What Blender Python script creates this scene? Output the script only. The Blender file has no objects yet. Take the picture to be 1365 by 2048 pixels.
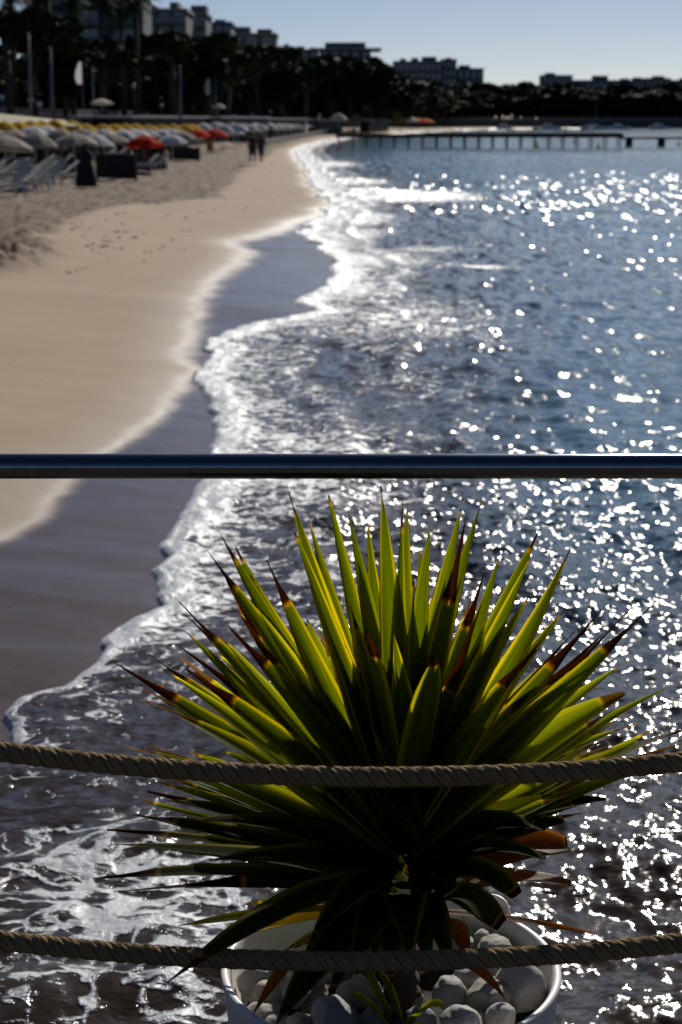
import bpy, bmesh, math, random
import numpy as np
from mathutils import Vector, Matrix, noise as mnoise
random.seed(7); rng = np.random.default_rng(11)
PI = math.pi
S = bpy.context.scene
COL = S.collection

# ------------------------------------------------------------------ camera, sky, sun, exposure
H = 2.8; F = 3500.0; PITCH = math.radians(12.6)
cam = bpy.data.objects.new('camera', bpy.data.cameras.new('camera')); COL.objects.link(cam)
cam.location = (0, 0, H); cam.rotation_euler = (PI/2 - PITCH, 0, 0)
cam.data.sensor_fit = 'VERTICAL'; cam.data.sensor_height = 36; cam.data.sensor_width = 24
cam.data.lens = F/2048*36; cam.data.clip_end = 6000; cam.data.clip_start = .05
cam.data.dof.use_dof = True; cam.data.dof.focus_distance = 3.32; cam.data.dof.aperture_fstop = 7.2
S.camera = cam
SUN_AZ, SUN_EL = math.radians(11.5), math.radians(32)
w = bpy.data.worlds.new('World'); S.world = w; w.use_nodes = True
nt = w.node_tree; sky = nt.nodes.new('ShaderNodeTexSky'); sky.sky_type = 'NISHITA'
sky.sun_disc = False; sky.sun_elevation = SUN_EL; sky.sun_rotation = SUN_AZ
sky.air_density = .5; sky.dust_density = .35; sky.ozone_density = 3.5; sky.altitude = 0
bg = nt.nodes['Background']; nt.links.new(sky.outputs[0], bg.inputs[0]); bg.inputs[1].default_value = .050
sl = bpy.data.lights.new('sun', 'SUN'); sl.energy = 4.5; sl.angle = math.radians(.5); sl.color = (1, .95, .87)
so = bpy.data.objects.new('sun', sl); COL.objects.link(so)
SD = Vector((math.sin(SUN_AZ)*math.cos(SUN_EL), math.cos(SUN_AZ)*math.cos(SUN_EL), math.sin(SUN_EL)))
so.rotation_euler = SD.to_track_quat('Z', 'Y').to_euler(); so.location = SD*300
S.view_settings.view_transform = 'Standard'; S.view_settings.look = 'None'
S.view_settings.exposure = 0.0; S.view_settings.gamma = 1
S.render.engine = 'CYCLES'
S.cycles.sample_clamp_indirect = .5; S.cycles.sample_clamp_direct = 40
S.cycles.max_bounces = 6; S.cycles.use_denoising = True

# ------------------------------------------------------------------ helpers
cp, sp_ = math.cos(PITCH), math.sin(PITCH)
def ray(px, py):
    x = (px-682.5)/F; y = -(py-1024)/F
    return Vector((x, cp + y*sp_, -sp_ + y*cp))
def atY(px, py, Y):
    d = ray(px, py); return Vector((0, 0, H)) + d*(Y/d.y)
def atZ(px, py, z=0.0):
    d = ray(px, py); return Vector((0, 0, H)) + d*((z-H)/d.z)
def tag(o, label=None, cat=None, group=None, kind=None):
    if label: o['label'] = label
    if cat: o['category'] = cat
    if group: o['group'] = group
    if kind: o['kind'] = kind
    return o
def empty(name, loc=(0, 0, 0), rz=0, label=None, cat=None, group=None):
    o = bpy.data.objects.new(name, None); COL.objects.link(o)
    o.location = loc; o.rotation_euler = (0, 0, rz); o.empty_display_size = .1
    return tag(o, label, cat, group)
def link(name, me, mat=None, parent=None):
    o = bpy.data.objects.new(name, me); COL.objects.link(o)
    if mat: me.materials.append(mat)
    if parent: o.parent = parent
    return o
class MB:
    def __init__(s): s.v = []; s.f = []
    def box(s, c, d, rz=0, rx=0, taper=1):
        n = len(s.v); R = Matrix.Rotation(rz, 3, 'Z') @ Matrix.Rotation(rx, 3, 'X')
        for sz in (-1, 1):
            t = taper if sz > 0 else 1
            for sx, sy in ((-1, -1), (1, -1), (1, 1), (-1, 1)):
                s.v.append(tuple(Vector(c) + R @ Vector((sx*d[0]/2*t, sy*d[1]/2*t, sz*d[2]/2))))
        s.f += [tuple(n+i for i in q) for q in ((3,2,1,0),(4,5,6,7),(0,1,5,4),(1,2,6,5),(2,3,7,6),(3,0,4,7))]
        return s
    def tube(s, pts, rad, seg=10, cap=True):
        pts = [Vector(p) for p in pts]; n0 = len(s.v)
        rad = rad if hasattr(rad, '__len__') else [rad]*len(pts)
        ref = None
        for i, p in enumerate(pts):
            t = (pts[min(i+1, len(pts)-1)]-pts[max(i-1, 0)]).normalized()
            if ref is None: ref = t.orthogonal().normalized()
            ref = (ref - t*ref.dot(t)).normalized(); b = t.cross(ref)
            for k in range(seg):
                a = 2*PI*k/seg; s.v.append(tuple(p + (ref*math.cos(a)+b*math.sin(a))*rad[i]))
        for i in range(len(pts)-1):
            for k in range(seg):
                a = n0+i*seg+k; b_ = n0+i*seg+(k+1) % seg; s.f.append((a, b_, b_+seg, a+seg))
        if cap:
            s.f.append(tuple(n0+k for k in reversed(range(seg)))); e = n0+(len(pts)-1)*seg
            s.f.append(tuple(e+k for k in range(seg)))
        return s
    def lathe(s, prof, seg=48, c=(0, 0, 0), close=False):
        n0 = len(s.v)
        for r, z in prof:
            for k in range(seg):
                a = 2*PI*k/seg; s.v.append((c[0]+r*math.cos(a), c[1]+r*math.sin(a), c[2]+z))
        m = len(prof)
        for i in range(m if close else m-1):
            j = (i+1) % m
            for k in range(seg):
                k2 = (k+1) % seg; s.f.append((n0+i*seg+k, n0+i*seg+k2, n0+j*seg+k2, n0+j*seg+k))
        return s
    def mesh(s, name, smooth=False):
        me = bpy.data.meshes.new(name); me.from_pydata(s.v, [], s.f); me.update()
        if smooth: me.polygons.foreach_set('use_smooth', [True]*len(me.polygons))
        return me
    def build(s, name, mat, parent=None, smooth=False):
        return link(name, s.mesh(name, smooth), mat, parent)
def copy_tree(o, parent=None):
    c = o.copy(); COL.objects.link(c)
    for k in ('label',):
        if k in c: del c[k]
    if parent: c.parent = parent
    for ch in o.children: copy_tree(ch, c)
    return c
def N(t, kind, **kw):
    n = t.nodes.new('ShaderNode'+kind)
    for k, v in kw.items():
        if k in n.inputs: n.inputs[k].default_value = v
        else: setattr(n, k, v)
    return n
def newmat(name):
    m = bpy.data.materials.new(name); m.use_nodes = True
    t = m.node_tree; b = t.nodes['Principled BSDF']; return m, t, b
def math_(t, op, a, b=None, c=None, clamp=False):
    n = t.nodes.new('ShaderNodeMath'); n.operation = op; n.use_clamp = clamp
    for i, x in enumerate((a, b, c)):
        if x is None: continue
        if isinstance(x, (int, float)): n.inputs[i].default_value = x
        else: t.links.new(x, n.inputs[i])
    return n.outputs[0]
def mixc(t, f, a, b, mode='MIX'):
    n = t.nodes.new('ShaderNodeMix'); n.data_type = 'RGBA'; n.blend_type = mode
    for i, x in ((0, f), (6, a), (7, b)):
        if isinstance(x, (int, float)): n.inputs[i].default_value = x
        elif isinstance(x, tuple): n.inputs[i].default_value = (*x, 1) if len(x) == 3 else x
        else: t.links.new(x, n.inputs[i])
    return n.outputs[2]
def mixf(t, f, a, b):
    n = t.nodes.new('ShaderNodeMix'); n.data_type = 'FLOAT'
    for i, x in ((0, f), (2, a), (3, b)):
        if isinstance(x, (int, float)): n.inputs[i].default_value = x
        else: t.links.new(x, n.inputs[i])
    return n.outputs[0]
def sstep(t, x, lo, hi):
    n = t.nodes.new('ShaderNodeMapRange'); n.interpolation_type = 'SMOOTHSTEP'
    n.inputs[1].default_value = lo; n.inputs[2].default_value = hi
    t.links.new(x, n.inputs[0]); return n.outputs[0]
def pnoise(t, vec, scale, detail=2, rough=.5, dist=0, mapscale=None):
    if mapscale:
        m = t.nodes.new('ShaderNodeMapping'); m.inputs['Scale'].default_value = mapscale
        t.links.new(vec, m.inputs[0]); vec = m.outputs[0]
    n = t.nodes.new('ShaderNodeTexNoise'); n.inputs['Scale'].default_value = scale
    n.inputs['Detail'].default_value = detail; n.inputs['Roughness'].default_value = rough
    n.inputs['Distortion'].default_value = dist; t.links.new(vec, n.inputs['Vector']); return n.outputs[0]
def bump(t, h, dist, strength=1.0, normal=None):
    n = t.nodes.new('ShaderNodeBump'); n.inputs['Distance'].default_value = dist
    if isinstance(strength, (int, float)): n.inputs['Strength'].default_value = strength
    else: t.links.new(strength, n.inputs['Strength'])
    t.links.new(h, n.inputs['Height'])
    if normal: t.links.new(normal, n.inputs['Normal'])
    return n.outputs[0]
def attr(t, name):
    n = t.nodes.new('ShaderNodeAttribute'); n.attribute_name = name; return n.outputs['Fac']
def coords(t, obj=True):
    n = t.nodes.new('ShaderNodeTexCoord'); return n.outputs['Object']
def worldpos(t):
    return t.nodes.new('ShaderNodeNewGeometry').outputs['Position']
def flat(name, col, rough=.7, metal=0, var=.15, scale=6, bmp=0, spec=.5):
    m, t, b = newmat(name); c = coords(t)
    n = pnoise(t, c, scale, 4, .6)
    dark = tuple(x*(1-var*1.5) for x in col); lite = tuple(min(1, x*(1+var)) for x in col)
    t.links.new(mixc(t, n, dark, lite), b.inputs['Base Color'])
    b.inputs['Roughness'].default_value = rough; b.inputs['Metallic'].default_value = metal
    b.inputs['Specular IOR Level'].default_value = spec
    if bmp: t.links.new(bump(t, pnoise(t, c, scale*6, 4, .6), bmp), b.inputs['Normal'])
    return m
def vnoise(x, y, seed=0):
    xi = np.floor(x).astype(np.int64); yi = np.floor(y).astype(np.int64); fx = x-xi; fy = y-yi
    fx = fx*fx*(3-2*fx); fy = fy*fy*(3-2*fy)
    def h(a, b):
        n = (a*374761393 + b*668265263 + seed*974634777) & 0x7fffffff
        n = ((n ^ (n >> 13))*1274126177) & 0x7fffffff
        return ((n ^ (n >> 16)) & 0xffff)/65535.0
    return (h(xi, yi)*(1-fx)+h(xi+1, yi)*fx)*(1-fy)+(h(xi, yi+1)*(1-fx)+h(xi+1, yi+1)*fx)*fy
def fbm(x, y, seed=0, o=4):
    s = 0; a = .5
    for i in range(o): s = s + a*(vnoise(x, y, seed+i)); x = x*2.03+11; y = y*2.03+7; a *= .5
    return s/(1-.5**o)
def sm(x, a, b):
    t = np.clip((x-a)/(b-a), 0, 1); return t*t*(3-2*t)
def polydist(X, Y, P):
    D = np.full(X.shape, 1e9)
    for (ax, ay), (bx, by) in zip(P[:-1], P[1:]):
        dx, dy = bx-ax, by-ay; L = dx*dx+dy*dy+1e-12
        t = np.clip(((X-ax)*dx+(Y-ay)*dy)/L, 0, 1)
        D = np.minimum(D, (X-ax-t*dx)**2+(Y-ay-t*dy)**2)
    return np.sqrt(D)
def inpoly(X, Y, P):
    ins = np.zeros(X.shape, bool)
    for (ax, ay), (bx, by) in zip(P, P[1:]+P[:1]):
        if ay == by: continue
        c = ((ay > Y) != (by > Y)) & (X < (bx-ax)*(Y-ay)/(by-ay)+ax); ins ^= c
    return ins
def px2w(L): return [tuple(atZ(x, y, 0)[:2]) for x, y in L]

# ------------------------------------------------------------------ shoreline traces
far_pts = [(8.6, 377), (24, 480), (46, 575), (76, 650), (110, 692), (210, 722), (420, 748), (1500, 826)]
front = [(-60, -4), (-30, 1), (-12, 4.6), (-5, 6.4)] + px2w([(-250, 1550), (-30, 1532), (25, 1512), (28, 1480), (14, 1442), (40, 1408), (128, 1378), (195, 1330),
    (212, 1305), (196, 1288), (238, 1242), (308, 1214), (300, 1190), (302, 1155), (283, 1141), (318, 1112), (308, 1086), (360, 1042),
    (368, 1005), (395, 965), (408, 905), (425, 880), (412, 850), (417, 818), (408, 790), (386, 770), (378, 745), (404, 722),
    (416, 682), (480, 655), (560, 640), (632, 627), (578, 606), (625, 585), (670, 555), (664, 525), (632, 500), (600, 466),
    (626, 440), (655, 420), (640, 395), (618, 365), (606, 340), (592, 315), (588, 302), (610, 293), (645, 284), (690, 276)]) + far_pts
swash = [(-60, -1), (-30, 4), (-14, 7.5), (-6, 9)] + px2w([(-200, 1180), (0, 1100), (60, 1060), (110, 1005), (142, 958), (232, 900), (312, 840), (352, 770), (376, 745), (352, 722),
    (386, 660), (388, 622), (420, 585), (472, 540), (482, 520), (460, 497), (530, 475), (582, 447), (636, 427), (652, 405),
    (622, 370), (612, 345), (590, 318), (584, 302), (604, 292), (640, 283), (686, 275)]) + far_pts
close_ = [(1500, -60), (-60, -60)]
churn = px2w([(-900, 640), (-200, 600), (0, 575), (60, 535), (120, 500), (150, 462), (260, 430), (330, 428), (450, 410), (470, 380), (500, 345), (560, 300), (620, 281), (660, 272)])

def fan(nr, nc, k0, k1, y0=4.0, y1=760.0):
    inv = np.linspace(1/y0, 1/y1, nr); Yr = 1/inv
    rows = np.repeat(Yr[:, None], nc, 1); K = np.repeat(np.linspace(k0, k1, nc)[None], nr, 0)
    return (rows*K).astype(np.float64), rows
def grid_mesh(name, X, Y, Z, keep=None, attrs={}):
    nr, nc = X.shape; idx = np.arange(nr*nc).reshape(nr, nc)
    q = np.stack([idx[:-1, :-1], idx[:-1, 1:], idx[1:, 1:], idx[1:, :-1]], -1).reshape(-1, 4)
    if keep is not None:
        kk = keep.ravel(); q = q[kk[q].all(1)]
        used = np.zeros(nr*nc, bool); used[q.ravel()] = True
        remap = np.cumsum(used)-1; q = remap[q]
    else: used = np.ones(nr*nc, bool)
    co = np.stack([X, Y, Z], -1).reshape(-1, 3)[used].astype(np.float32)
    me = bpy.data.meshes.new(name)
    me.vertices.add(len(co)); me.vertices.foreach_set('co', co.ravel())
    me.loops.add(q.size); me.loops.foreach_set('vertex_index', q.ravel().astype(np.int32))
    me.polygons.add(len(q)); me.polygons.foreach_set('loop_start', np.arange(0, q.size, 4, dtype=np.int32))
    me.polygons.foreach_set('loop_total', np.full(len(q), 4, dtype=np.int32))
    me.update(calc_edges=True)
    me.polygons.foreach_set('use_smooth', np.ones(len(q), bool))
    for k, a in attrs.items():
        at = me.attributes.new(k, 'FLOAT', 'POINT'); at.data.foreach_set('value', a.ravel()[used].astype(np.float32))
    return me
def signed(X, Y, P):
    d = polydist(X, Y, P); ins = inpoly(X, Y, P+close_); return np.where(ins, d, -d)   # + = seaward
def warp(X, Y):
    w1 = .055+.05*sm(Y, 8, 20); w2 = .10+.45*sm(Y, 18, 60)
    dx = w1*(fbm(X/.42, Y/.42, 3, 3)-.5)*2 + w2*(fbm(X/1.9, Y/2.6, 5, 3)-.5)*2
    dy = w1*(fbm(X/.42+50, Y/.42, 4, 3)-.5)*2 + w2*(fbm(X/1.9+50, Y/2.6, 6, 3)-.5)*3
    return X+dx, Y+dy
def sand_z(s):
    return np.where(s < 0, .5*(1-np.exp(s/5.0)), -.05*s)

# ------------------------------------------------------------------ water
def water_mat():
    m, t, b = newmat('sea water'); P = worldpos(t)
    foamA = attr(t, 'foam'); sea = attr(t, 'sea'); far = attr(t, 'far')
    # ripples
    r1 = pnoise(t, P, 3.2, 3, .55, .6, (1, 1.5, 1)); r2 = pnoise(t, P, 11, 3, .6, .4, (1, 1.3, 1))
    r3 = pnoise(t, P, .8, 3, .5, .3, (1, 1.6, 1))
    nr_ = attr(t, 'near'); n1 = bump(t, r3, .05, far); n2 = bump(t, r1, .022, nr_, n1); n3 = bump(t, r2, .004, nr_, n2)
    # foam pattern: webs with round holes
    big = pnoise(t, P, 2.0, 4, .62, 1.6, (1, 1.5, 1)); fine = pnoise(t, P, 9, 4, .65, .8)
    vo = t.nodes.new('ShaderNodeTexVoronoi'); vo.feature = 'DISTANCE_TO_EDGE'; vo.inputs['Scale'].default_value = 4.4
    wv = t.nodes.new('ShaderNodeVectorMath'); wv.operation = 'ADD'
    nn = t.nodes.new('ShaderNodeTexNoise'); nn.inputs['Scale'].default_value = 2.5; nn.inputs['Detail'].default_value = 3; t.links.new(P, nn.inputs['Vector'])
    sc = t.nodes.new('ShaderNodeVectorMath'); sc.operation = 'SCALE'; sc.inputs['Scale'].default_value = .9
    t.links.new(nn.outputs['Color'], sc.inputs[0]); t.links.new(P, wv.inputs[0]); t.links.new(sc.outputs[0], wv.inputs[1]); t.links.new(wv.outputs[0], vo.inputs['Vector'])
    web = math_(t, 'SUBTRACT', 1.0, sstep(t, vo.outputs[0], 0.01, .22))
    pat = math_(t, 'ADD', math_(t, 'MULTIPLY', big, .70), math_(t, 'ADD', math_(t, 'MULTIPLY', web, .16), math_(t, 'MULTIPLY', fine, .25)))
    th = math_(t, 'SUBTRACT', math_(t, 'ADD', pat, foamA), 1.0)
    fm = sstep(t, th, .0, .11)
    deep = mixc(t, sea, (.034, .023, .016), (.030, .145, .245))
    foamc = mixc(t, fine, (.26, .28, .31), (.62, .64, .67))
    t.links.new(mixc(t, fm, deep, foamc), b.inputs['Base Color'])
    t.links.new(mixf(t, fm, .10, .45), b.inputs['Roughness'])
    b.inputs['IOR'].default_value = 1.333
    n4 = bump(t, math_(t, 'ADD', math_(t, 'MULTIPLY', fm, 1.0), math_(t, 'MULTIPLY', math_(t, 'MULTIPLY', fm, fine), 1.5)), .010, .8, n3)
    ch = attr(t, 'chop'); vecs = []
    for sx, sy, wn in ((15, 8, 'near'), (6.5, 1.1, 'mid'), (4.2, .36, 'dist')):
        mp = t.nodes.new('ShaderNodeMapping'); mp.inputs['Scale'].default_value = (sx, sy, 1); mp.inputs['Rotation'].default_value = (0, 0, .12); t.links.new(P, mp.inputs[0])
        no = t.nodes.new('ShaderNodeTexNoise'); no.inputs['Scale'].default_value = 1; no.inputs['Detail'].default_value = 1.5; no.inputs['Roughness'].default_value = .45; t.links.new(mp.outputs[0], no.inputs['Vector'])
        su = t.nodes.new('ShaderNodeVectorMath'); su.operation = 'SUBTRACT'; t.links.new(no.outputs['Color'], su.inputs[0]); su.inputs[1].default_value = (.5, .5, .5)
        mu = t.nodes.new('ShaderNodeVectorMath'); mu.operation = 'MULTIPLY'; t.links.new(su.outputs[0], mu.inputs[0]); mu.inputs[1].default_value = (1, 1, 0)
        sc2 = t.nodes.new('ShaderNodeVectorMath'); sc2.operation = 'SCALE'; t.links.new(mu.outputs[0], sc2.inputs[0])
        t.links.new(math_(t, 'MULTIPLY', math_(t, 'MULTIPLY', attr(t, wn), ch), math_(t, 'SUBTRACT', 1.0, math_(t, 'MULTIPLY', fm, .6))), sc2.inputs['Scale']); vecs.append(sc2.outputs[0])
    acc = n4
    for v_ in vecs:
        ad = t.nodes.new('ShaderNodeVectorMath'); ad.operation = 'ADD'; t.links.new(acc, ad.inputs[0]); t.links.new(v_, ad.inputs[1]); acc = ad.outputs[0]
    nm = t.nodes.new('ShaderNodeVectorMath'); nm.operation = 'NORMALIZE'; t.links.new(acc, nm.inputs[0])
    t.links.new(nm.outputs[0], b.inputs['Normal'])
    return m
X, Y = fan(1350, 1150, -.36, .36)
WX, WY = warp(X, Y); s = signed(WX, WY, front)
cell = np.maximum(Y*.72/1150, Y*Y*(.25/1350)*.55)
Z = np.zeros_like(X); var_all = 0
nw = 54; lam = np.exp(np.linspace(math.log(.10), math.log(7), nw))
far_loss = np.zeros_like(X)
for i, L in enumerate(lam):
    th = math.radians(rng.normal(205, 42)); k = 2*PI/L; a = .028/k
    if L > .9: a *= .62
    if L > 2.0: a *= .8
    att = sm(L/cell, 2.2, 5.0)
    grp = .35+1.1*vnoise(X/(L*6)+i*9.1, Y/(L*6), i+20)
    Z += a*att*grp*np.sin(k*(X*math.cos(th)+Y*math.sin(th))+rng.uniform(0, 6.28)+1.2*fbm(X/(L*4), Y/(L*4), i, 2))
    far_loss += (1-att)/nw
ramp = sm(s, .0, 2.5)
# swash wavelets rolling in roughly parallel to the front
ph = s*2*PI/1.15 + 3*fbm(X*.7, Y*.45, 91)
wl = np.clip(np.sin(ph), -.2, 1)**2*.045*sm(s, .15, .9)*(1-sm(s, 3.0, 7.0))*(0.3+fbm(X*.6, Y*.6, 92))
lip = .042*sm(s, -.02, .07)*(1-.5*sm(s, .15, .5))*(.45+.9*fbm(X*7, Y*4, 93))
def blob(px, py, rx, ry, a, rot=0):
    c = atZ(px, py, 0); dx = X-c.x; dy = Y-c.y; cr, sr = math.cos(rot), math.sin(rot)
    return a*np.exp(-(((dx*cr+dy*sr)/rx)**2+((-dx*sr+dy*cr)/ry)**2))
# gust patches: how choppy the surface is from place to place
chop = .50 + .35*(fbm(X*.25, Y*.08, 71)-.5)
chop = chop + blob(1100, 1250, 1.2, 3.6, 1.1) + blob(1200, 1700, 1.3, 1.6, .55) + blob(960, 1020, 1.5, 3.0, .95) + blob(780, 640, 2.2, 9, .55) + blob(900, 1000, 1.4, 3, .45) + blob(1230, 395, 17, 30, 1.2) + blob(760, 390, 5, 10, .5)
chop = chop + blob(1260, 520, 7, 12, .42) + blob(1240, 720, 3, 7, .12)
chop = chop*(1-.25*np.exp(-((Y-22)/8)**2)*sm(X/Y, .09, .14))
chop *= 1-.85*sm(Y, 105, 160)
Z *= np.clip(.45+.75*chop, .4, 1.25)*(1-.45*sm(Y, 14, 30))
Z = Z*(.25+.75*ramp)*sm(s, 0, .3) + wl + lip - .012*(s < 0.02)
Z += .05*np.exp(-((s-2.0)/1.4)**2)*sm(Y, 40, 60)
# foam density
prox = np.clip(Y/14, 1, 6)
f = .85*np.exp(-np.clip(s, 0, 99)/(.06*prox)) + .60*np.exp(-np.clip(s, 0, 99)/(1.15*prox**.5))*sm(Y, 7, 10) + .10
f += .10*np.clip(np.sin(ph)-.1, 0, 1)*(1-sm(s, 2.5, 7))
f = np.maximum(f, .26*np.exp(-s/3.0)+.13)
f = np.maximum(f, .12 + blob(150, 1950, .95, .9, .29) + blob(330, 1700, .6, .8, .20) + blob(60, 1720, .6, .6, .14)+ blob(620, 1980, .6, .6, .20))
f = np.maximum(f, .1+blob(140, 1440, .45, .5, .33)+blob(400, 1180, .7, 1.2, .30)+blob(560, 1000, 1.3, 2.6, .30)+blob(640, 880, 2.0, 2.6, .28))
for q in ((760, 392, 4.0, 7, .80), (690, 365, 2.6, 7, .6), (650, 330, 3, 12, .55), (690, 440, 2.0, 5, .62), (680, 470, 1.6, 3, .6),
          (720, 520, 2.0, 4, .52), (690, 580, 1.3, 3.2, .55), (780, 640, 2.4, 6, .40), (860, 500, 1.6, 1.6, .40), (940, 535, 1.3, .9, .5), (820, 770, 1.6, 3, .30), (1000, 900, 1.6, 2, .16)):
    f = np.maximum(f, .1+blob(*q))
f *= (1-.45*sm(X/Y, .10, .20)*sm(Y, 7, 12))
sea_d = sm(s, 1.0, 9.0)*sm(Y, 9, 28); sea_d = np.maximum(sea_d, .75*sm(X/Y, .02, .16)*sm(Y, 6, 16))
me = grid_mesh('water', X, Y, Z, s > -.012*prox, {'foam': f, 'sea': sea_d, 'far': np.clip(far_loss*1.5, 0, 1)*.75, 'chop': chop*(.72+.45*sm(Y, 38, 60)), 'near': 1-sm(Y, 11, 22), 'mid': sm(Y, 11, 22)*(1-sm(Y, 38, 60)), 'dist': sm(Y, 38, 60)})
tag(link('water', me, water_mat()), 'shallow rippled sea with white foam lapping the sand and bright sun glitter', kind='structure')
del X, Y, Z, s, f, WX, WY

# ------------------------------------------------------------------ sand
def sand_mat():
    m, t, b = newmat('beach sand'); P = worldpos(t)
    wet = attr(t, 'wet'); edge = attr(t, 'edge'); ch = attr(t, 'churn')
    big = pnoise(t, P, .35, 4, .6); med = pnoise(t, P, 2.2, 4, .6, 0, (1, .5, 1)); gr = pnoise(t, P, 160, 2, .7)
    dry = mixc(t, big, (.345, .25, .168), (.43, .332, .236))
    dry = mixc(t, math_(t, 'MULTIPLY', med, .35), dry, (.26, .205, .16))
    dry = mixc(t, math_(t, 'MULTIPLY', ch, math_(t, 'ADD', .58, math_(t, 'MULTIPLY', .40, sstep(t, pnoise(t, P, 2.6, 5, .75, 0, (1, .4, 1)), .42, .60)))), dry, (.075, .048, .031))
    wetc = mixc(t, med, (.062, .040, .030), (.092, .060, .046))
    froth = pnoise(t, P, 22, 3, .7)
    c = mixc(t, wet, dry, wetc)
    c = mixc(t, math_(t, 'MULTIPLY', edge, math_(t, 'ADD', .45, math_(t, 'MULTIPLY', froth, .5))), c, (.50, .44, .38))
    c = mixc(t, math_(t, 'MULTIPLY', gr, .12), c, (.12, .09, .07))
    t.links.new(c, b.inputs['Base Color'])
    spots = sstep(t, pnoise(t, P, 38, 2, .6), .60, .72)
    t.links.new(mixf(t, wet, .9, .17), b.inputs['Roughness'])
    t.links.new(mixf(t, wet, .15, .5), b.inputs['Specular IOR Level']); b.inputs['IOR'].default_value = 1.4
    h1 = bump(t, gr, .002, mixf(t, wet, .6, 0))
    h2 = bump(t, pnoise(t, P, 7, 3, .6), .03, math_(t, 'MULTIPLY', ch, .9), h1)
    h3 = bump(t, pnoise(t, P, 16, 3, .6, 0, (1, 2.5, 1)), .004, mixf(t, wet, 0, 0), h2)
    h4 = bump(t, spots, .010, mixf(t, wet, 0, .08), h3)
    t.links.new(h4, b.inputs['Normal'])
    return m
X, Y = fan(1150, 700, -.40, .30, 4.2, 760)
WX, WY = warp(X, Y); s = signed(WX, WY, front); sw = signed(X+.8*(WX-X), Y+.8*(WY-Y), swash); sc_ = signed(WX, WY, churn+far_pts[-4:])
Z = sand_z(s)
cm = sm(-sc_, -.15, .5)*(1-sm(Y, 130, 300))
lump = fbm(X*1.1, Y*.8, 40, 4)-.5; lump2 = fbm(X*3.2, Y*2.2, 45, 3)-.5
c0 = atZ(20, 520, .3); pile = np.exp(-(((X-c0.x)/1.6)**2+((Y-c0.y)/4.5)**2))
Z += cm*(.30*lump + .22*lump2) + pile*sm(-sc_, -1.2, .2)*(.16+.55*lump2+.5*np.abs(lump)+.22*(fbm(X*7, Y*5, 49, 2)-.5))
fp = np.clip(vnoise(X*2.1+3, Y*1.3, 61)-.80, 0, 1)*sm(-sc_, -3.0, 0)*(1-cm); Z -= fp*.25
edge = np.exp(-(sw/(.05*np.clip(Y/9, 1, 5)))**2)*(.35+.65*fbm(X*2, Y, 33))*(sw*0+1)
edge *= .75; edge += .20*np.exp(-np.abs(sw)/(.20*np.clip(Y/9, 1, 5)))*(sw < .05)
wet = sm((sw+.10*(fbm(X*3, Y*2, 34)-.5))/np.clip(Y/12, 1, 4), -.10, .20)
damp = sm(sw, -1.0, 0.0)*.28
me = grid_mesh('beach', X, Y, Z, s < 1.5+Y*.02, {'wet': np.clip(wet+damp*(1-wet), 0, 1), 'edge': np.clip(edge, 0, 1), 'churn': np.maximum(cm, sm(pile, .35, .7)*sm(-sc_, -1.2, .2))})
tag(link('beach', me, sand_mat()), 'pale sand beach, wet and dark along the water, trampled on the left', kind='structure')
del X, Y, Z, s, WX, WY
seabed = MB().box((0, 1500, -2.5), (6000, 4000, 1)).build('seabed', flat('seabed', (.02, .04, .06)))
tag(seabed, 'dark sea bottom under the shallow water', kind='structure')

mbs = []; rs = random.Random(12); vs = []; fs = []
for i in range(70):
    px, py = rs.choice([(rs.uniform(60, 400), 425+abs(rs.gauss(0, 45))), (rs.uniform(90, 330), 470+abs(rs.gauss(0, 35))), (rs.uniform(350, 560), rs.uniform(330, 430))])
    c = atZ(px, py, .12); sd_ = signed(np.array([[c.x]]), np.array([[c.y]]), front)[0, 0]
    if sd_ > -.8: continue
    z = float(sand_z(np.array([sd_]))[0]); c = atZ(px, py, z)
    for k in range(rs.randint(1, 4)):
        a = rs.uniform(0, 6.28); L = rs.uniform(.02, .07); x, y = c.x+rs.gauss(0, .07), c.y+rs.gauss(0, .12); n_ = len(vs)
        dx, dy = math.cos(a)*L, math.sin(a)*L; w_ = rs.uniform(.01, .028)
        vs += [(x-dx, y-dy, z), (x+dx, y+dy, z+.005), (x-dy*.3, y+dx*.3, z+w_), (x, y, z+w_*1.3)]; fs += [(n_, n_+1, n_+3), (n_+1, n_+2, n_+3), (n_+2, n_, n_+3), (n_, n_+2, n_+1)]
me = bpy.data.meshes.new('seaweed'); me.from_pydata(vs, [], fs)
tag(link('seaweed', me, flat('dry seaweed', (.05, .035, .022), .9)), 'scattered dark scraps of dry seaweed on the smooth sand', kind='stuff')

# ------------------------------------------------------------------ promenade
PROM = [(-46, -20), (-42, 60), (-33, 168), (-29, 230), (-24, 300), (-18, 440), (-10, 600), (20, 668), (80, 700), (200, 730), (420, 760), (1500, 840)]
GZ = 3.35
mb = MB(); n = len(PROM)
back = [(-900, -20), (-900, 60), (-900, 168), (-900, 230), (-900, 300), (-900, 600), (-900, 1400), (0, 2200), (80, 2200), (200, 2200), (420, 2200), (1500, 2200)]
for i, (x, y) in enumerate(PROM): mb.v += [(x, y, -1.5), (x, y, GZ), (*back[i], GZ)]
for i in range(n-1):
    a = 3*i; b = a+3; mb.f += [(a, b, b+1, a+1), (a+1, b+1, b+2, a+2)]
tag(mb.build('promenade', flat('paving', (.10, .09, .08), .8, scale=.5)), 'raised promenade behind the beach', kind='structure')
m_white = flat('white painted metal', (.62, .62, .60), .5)
m_conc = flat('pale concrete', (.36, .34, .31), .8, scale=2)
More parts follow.
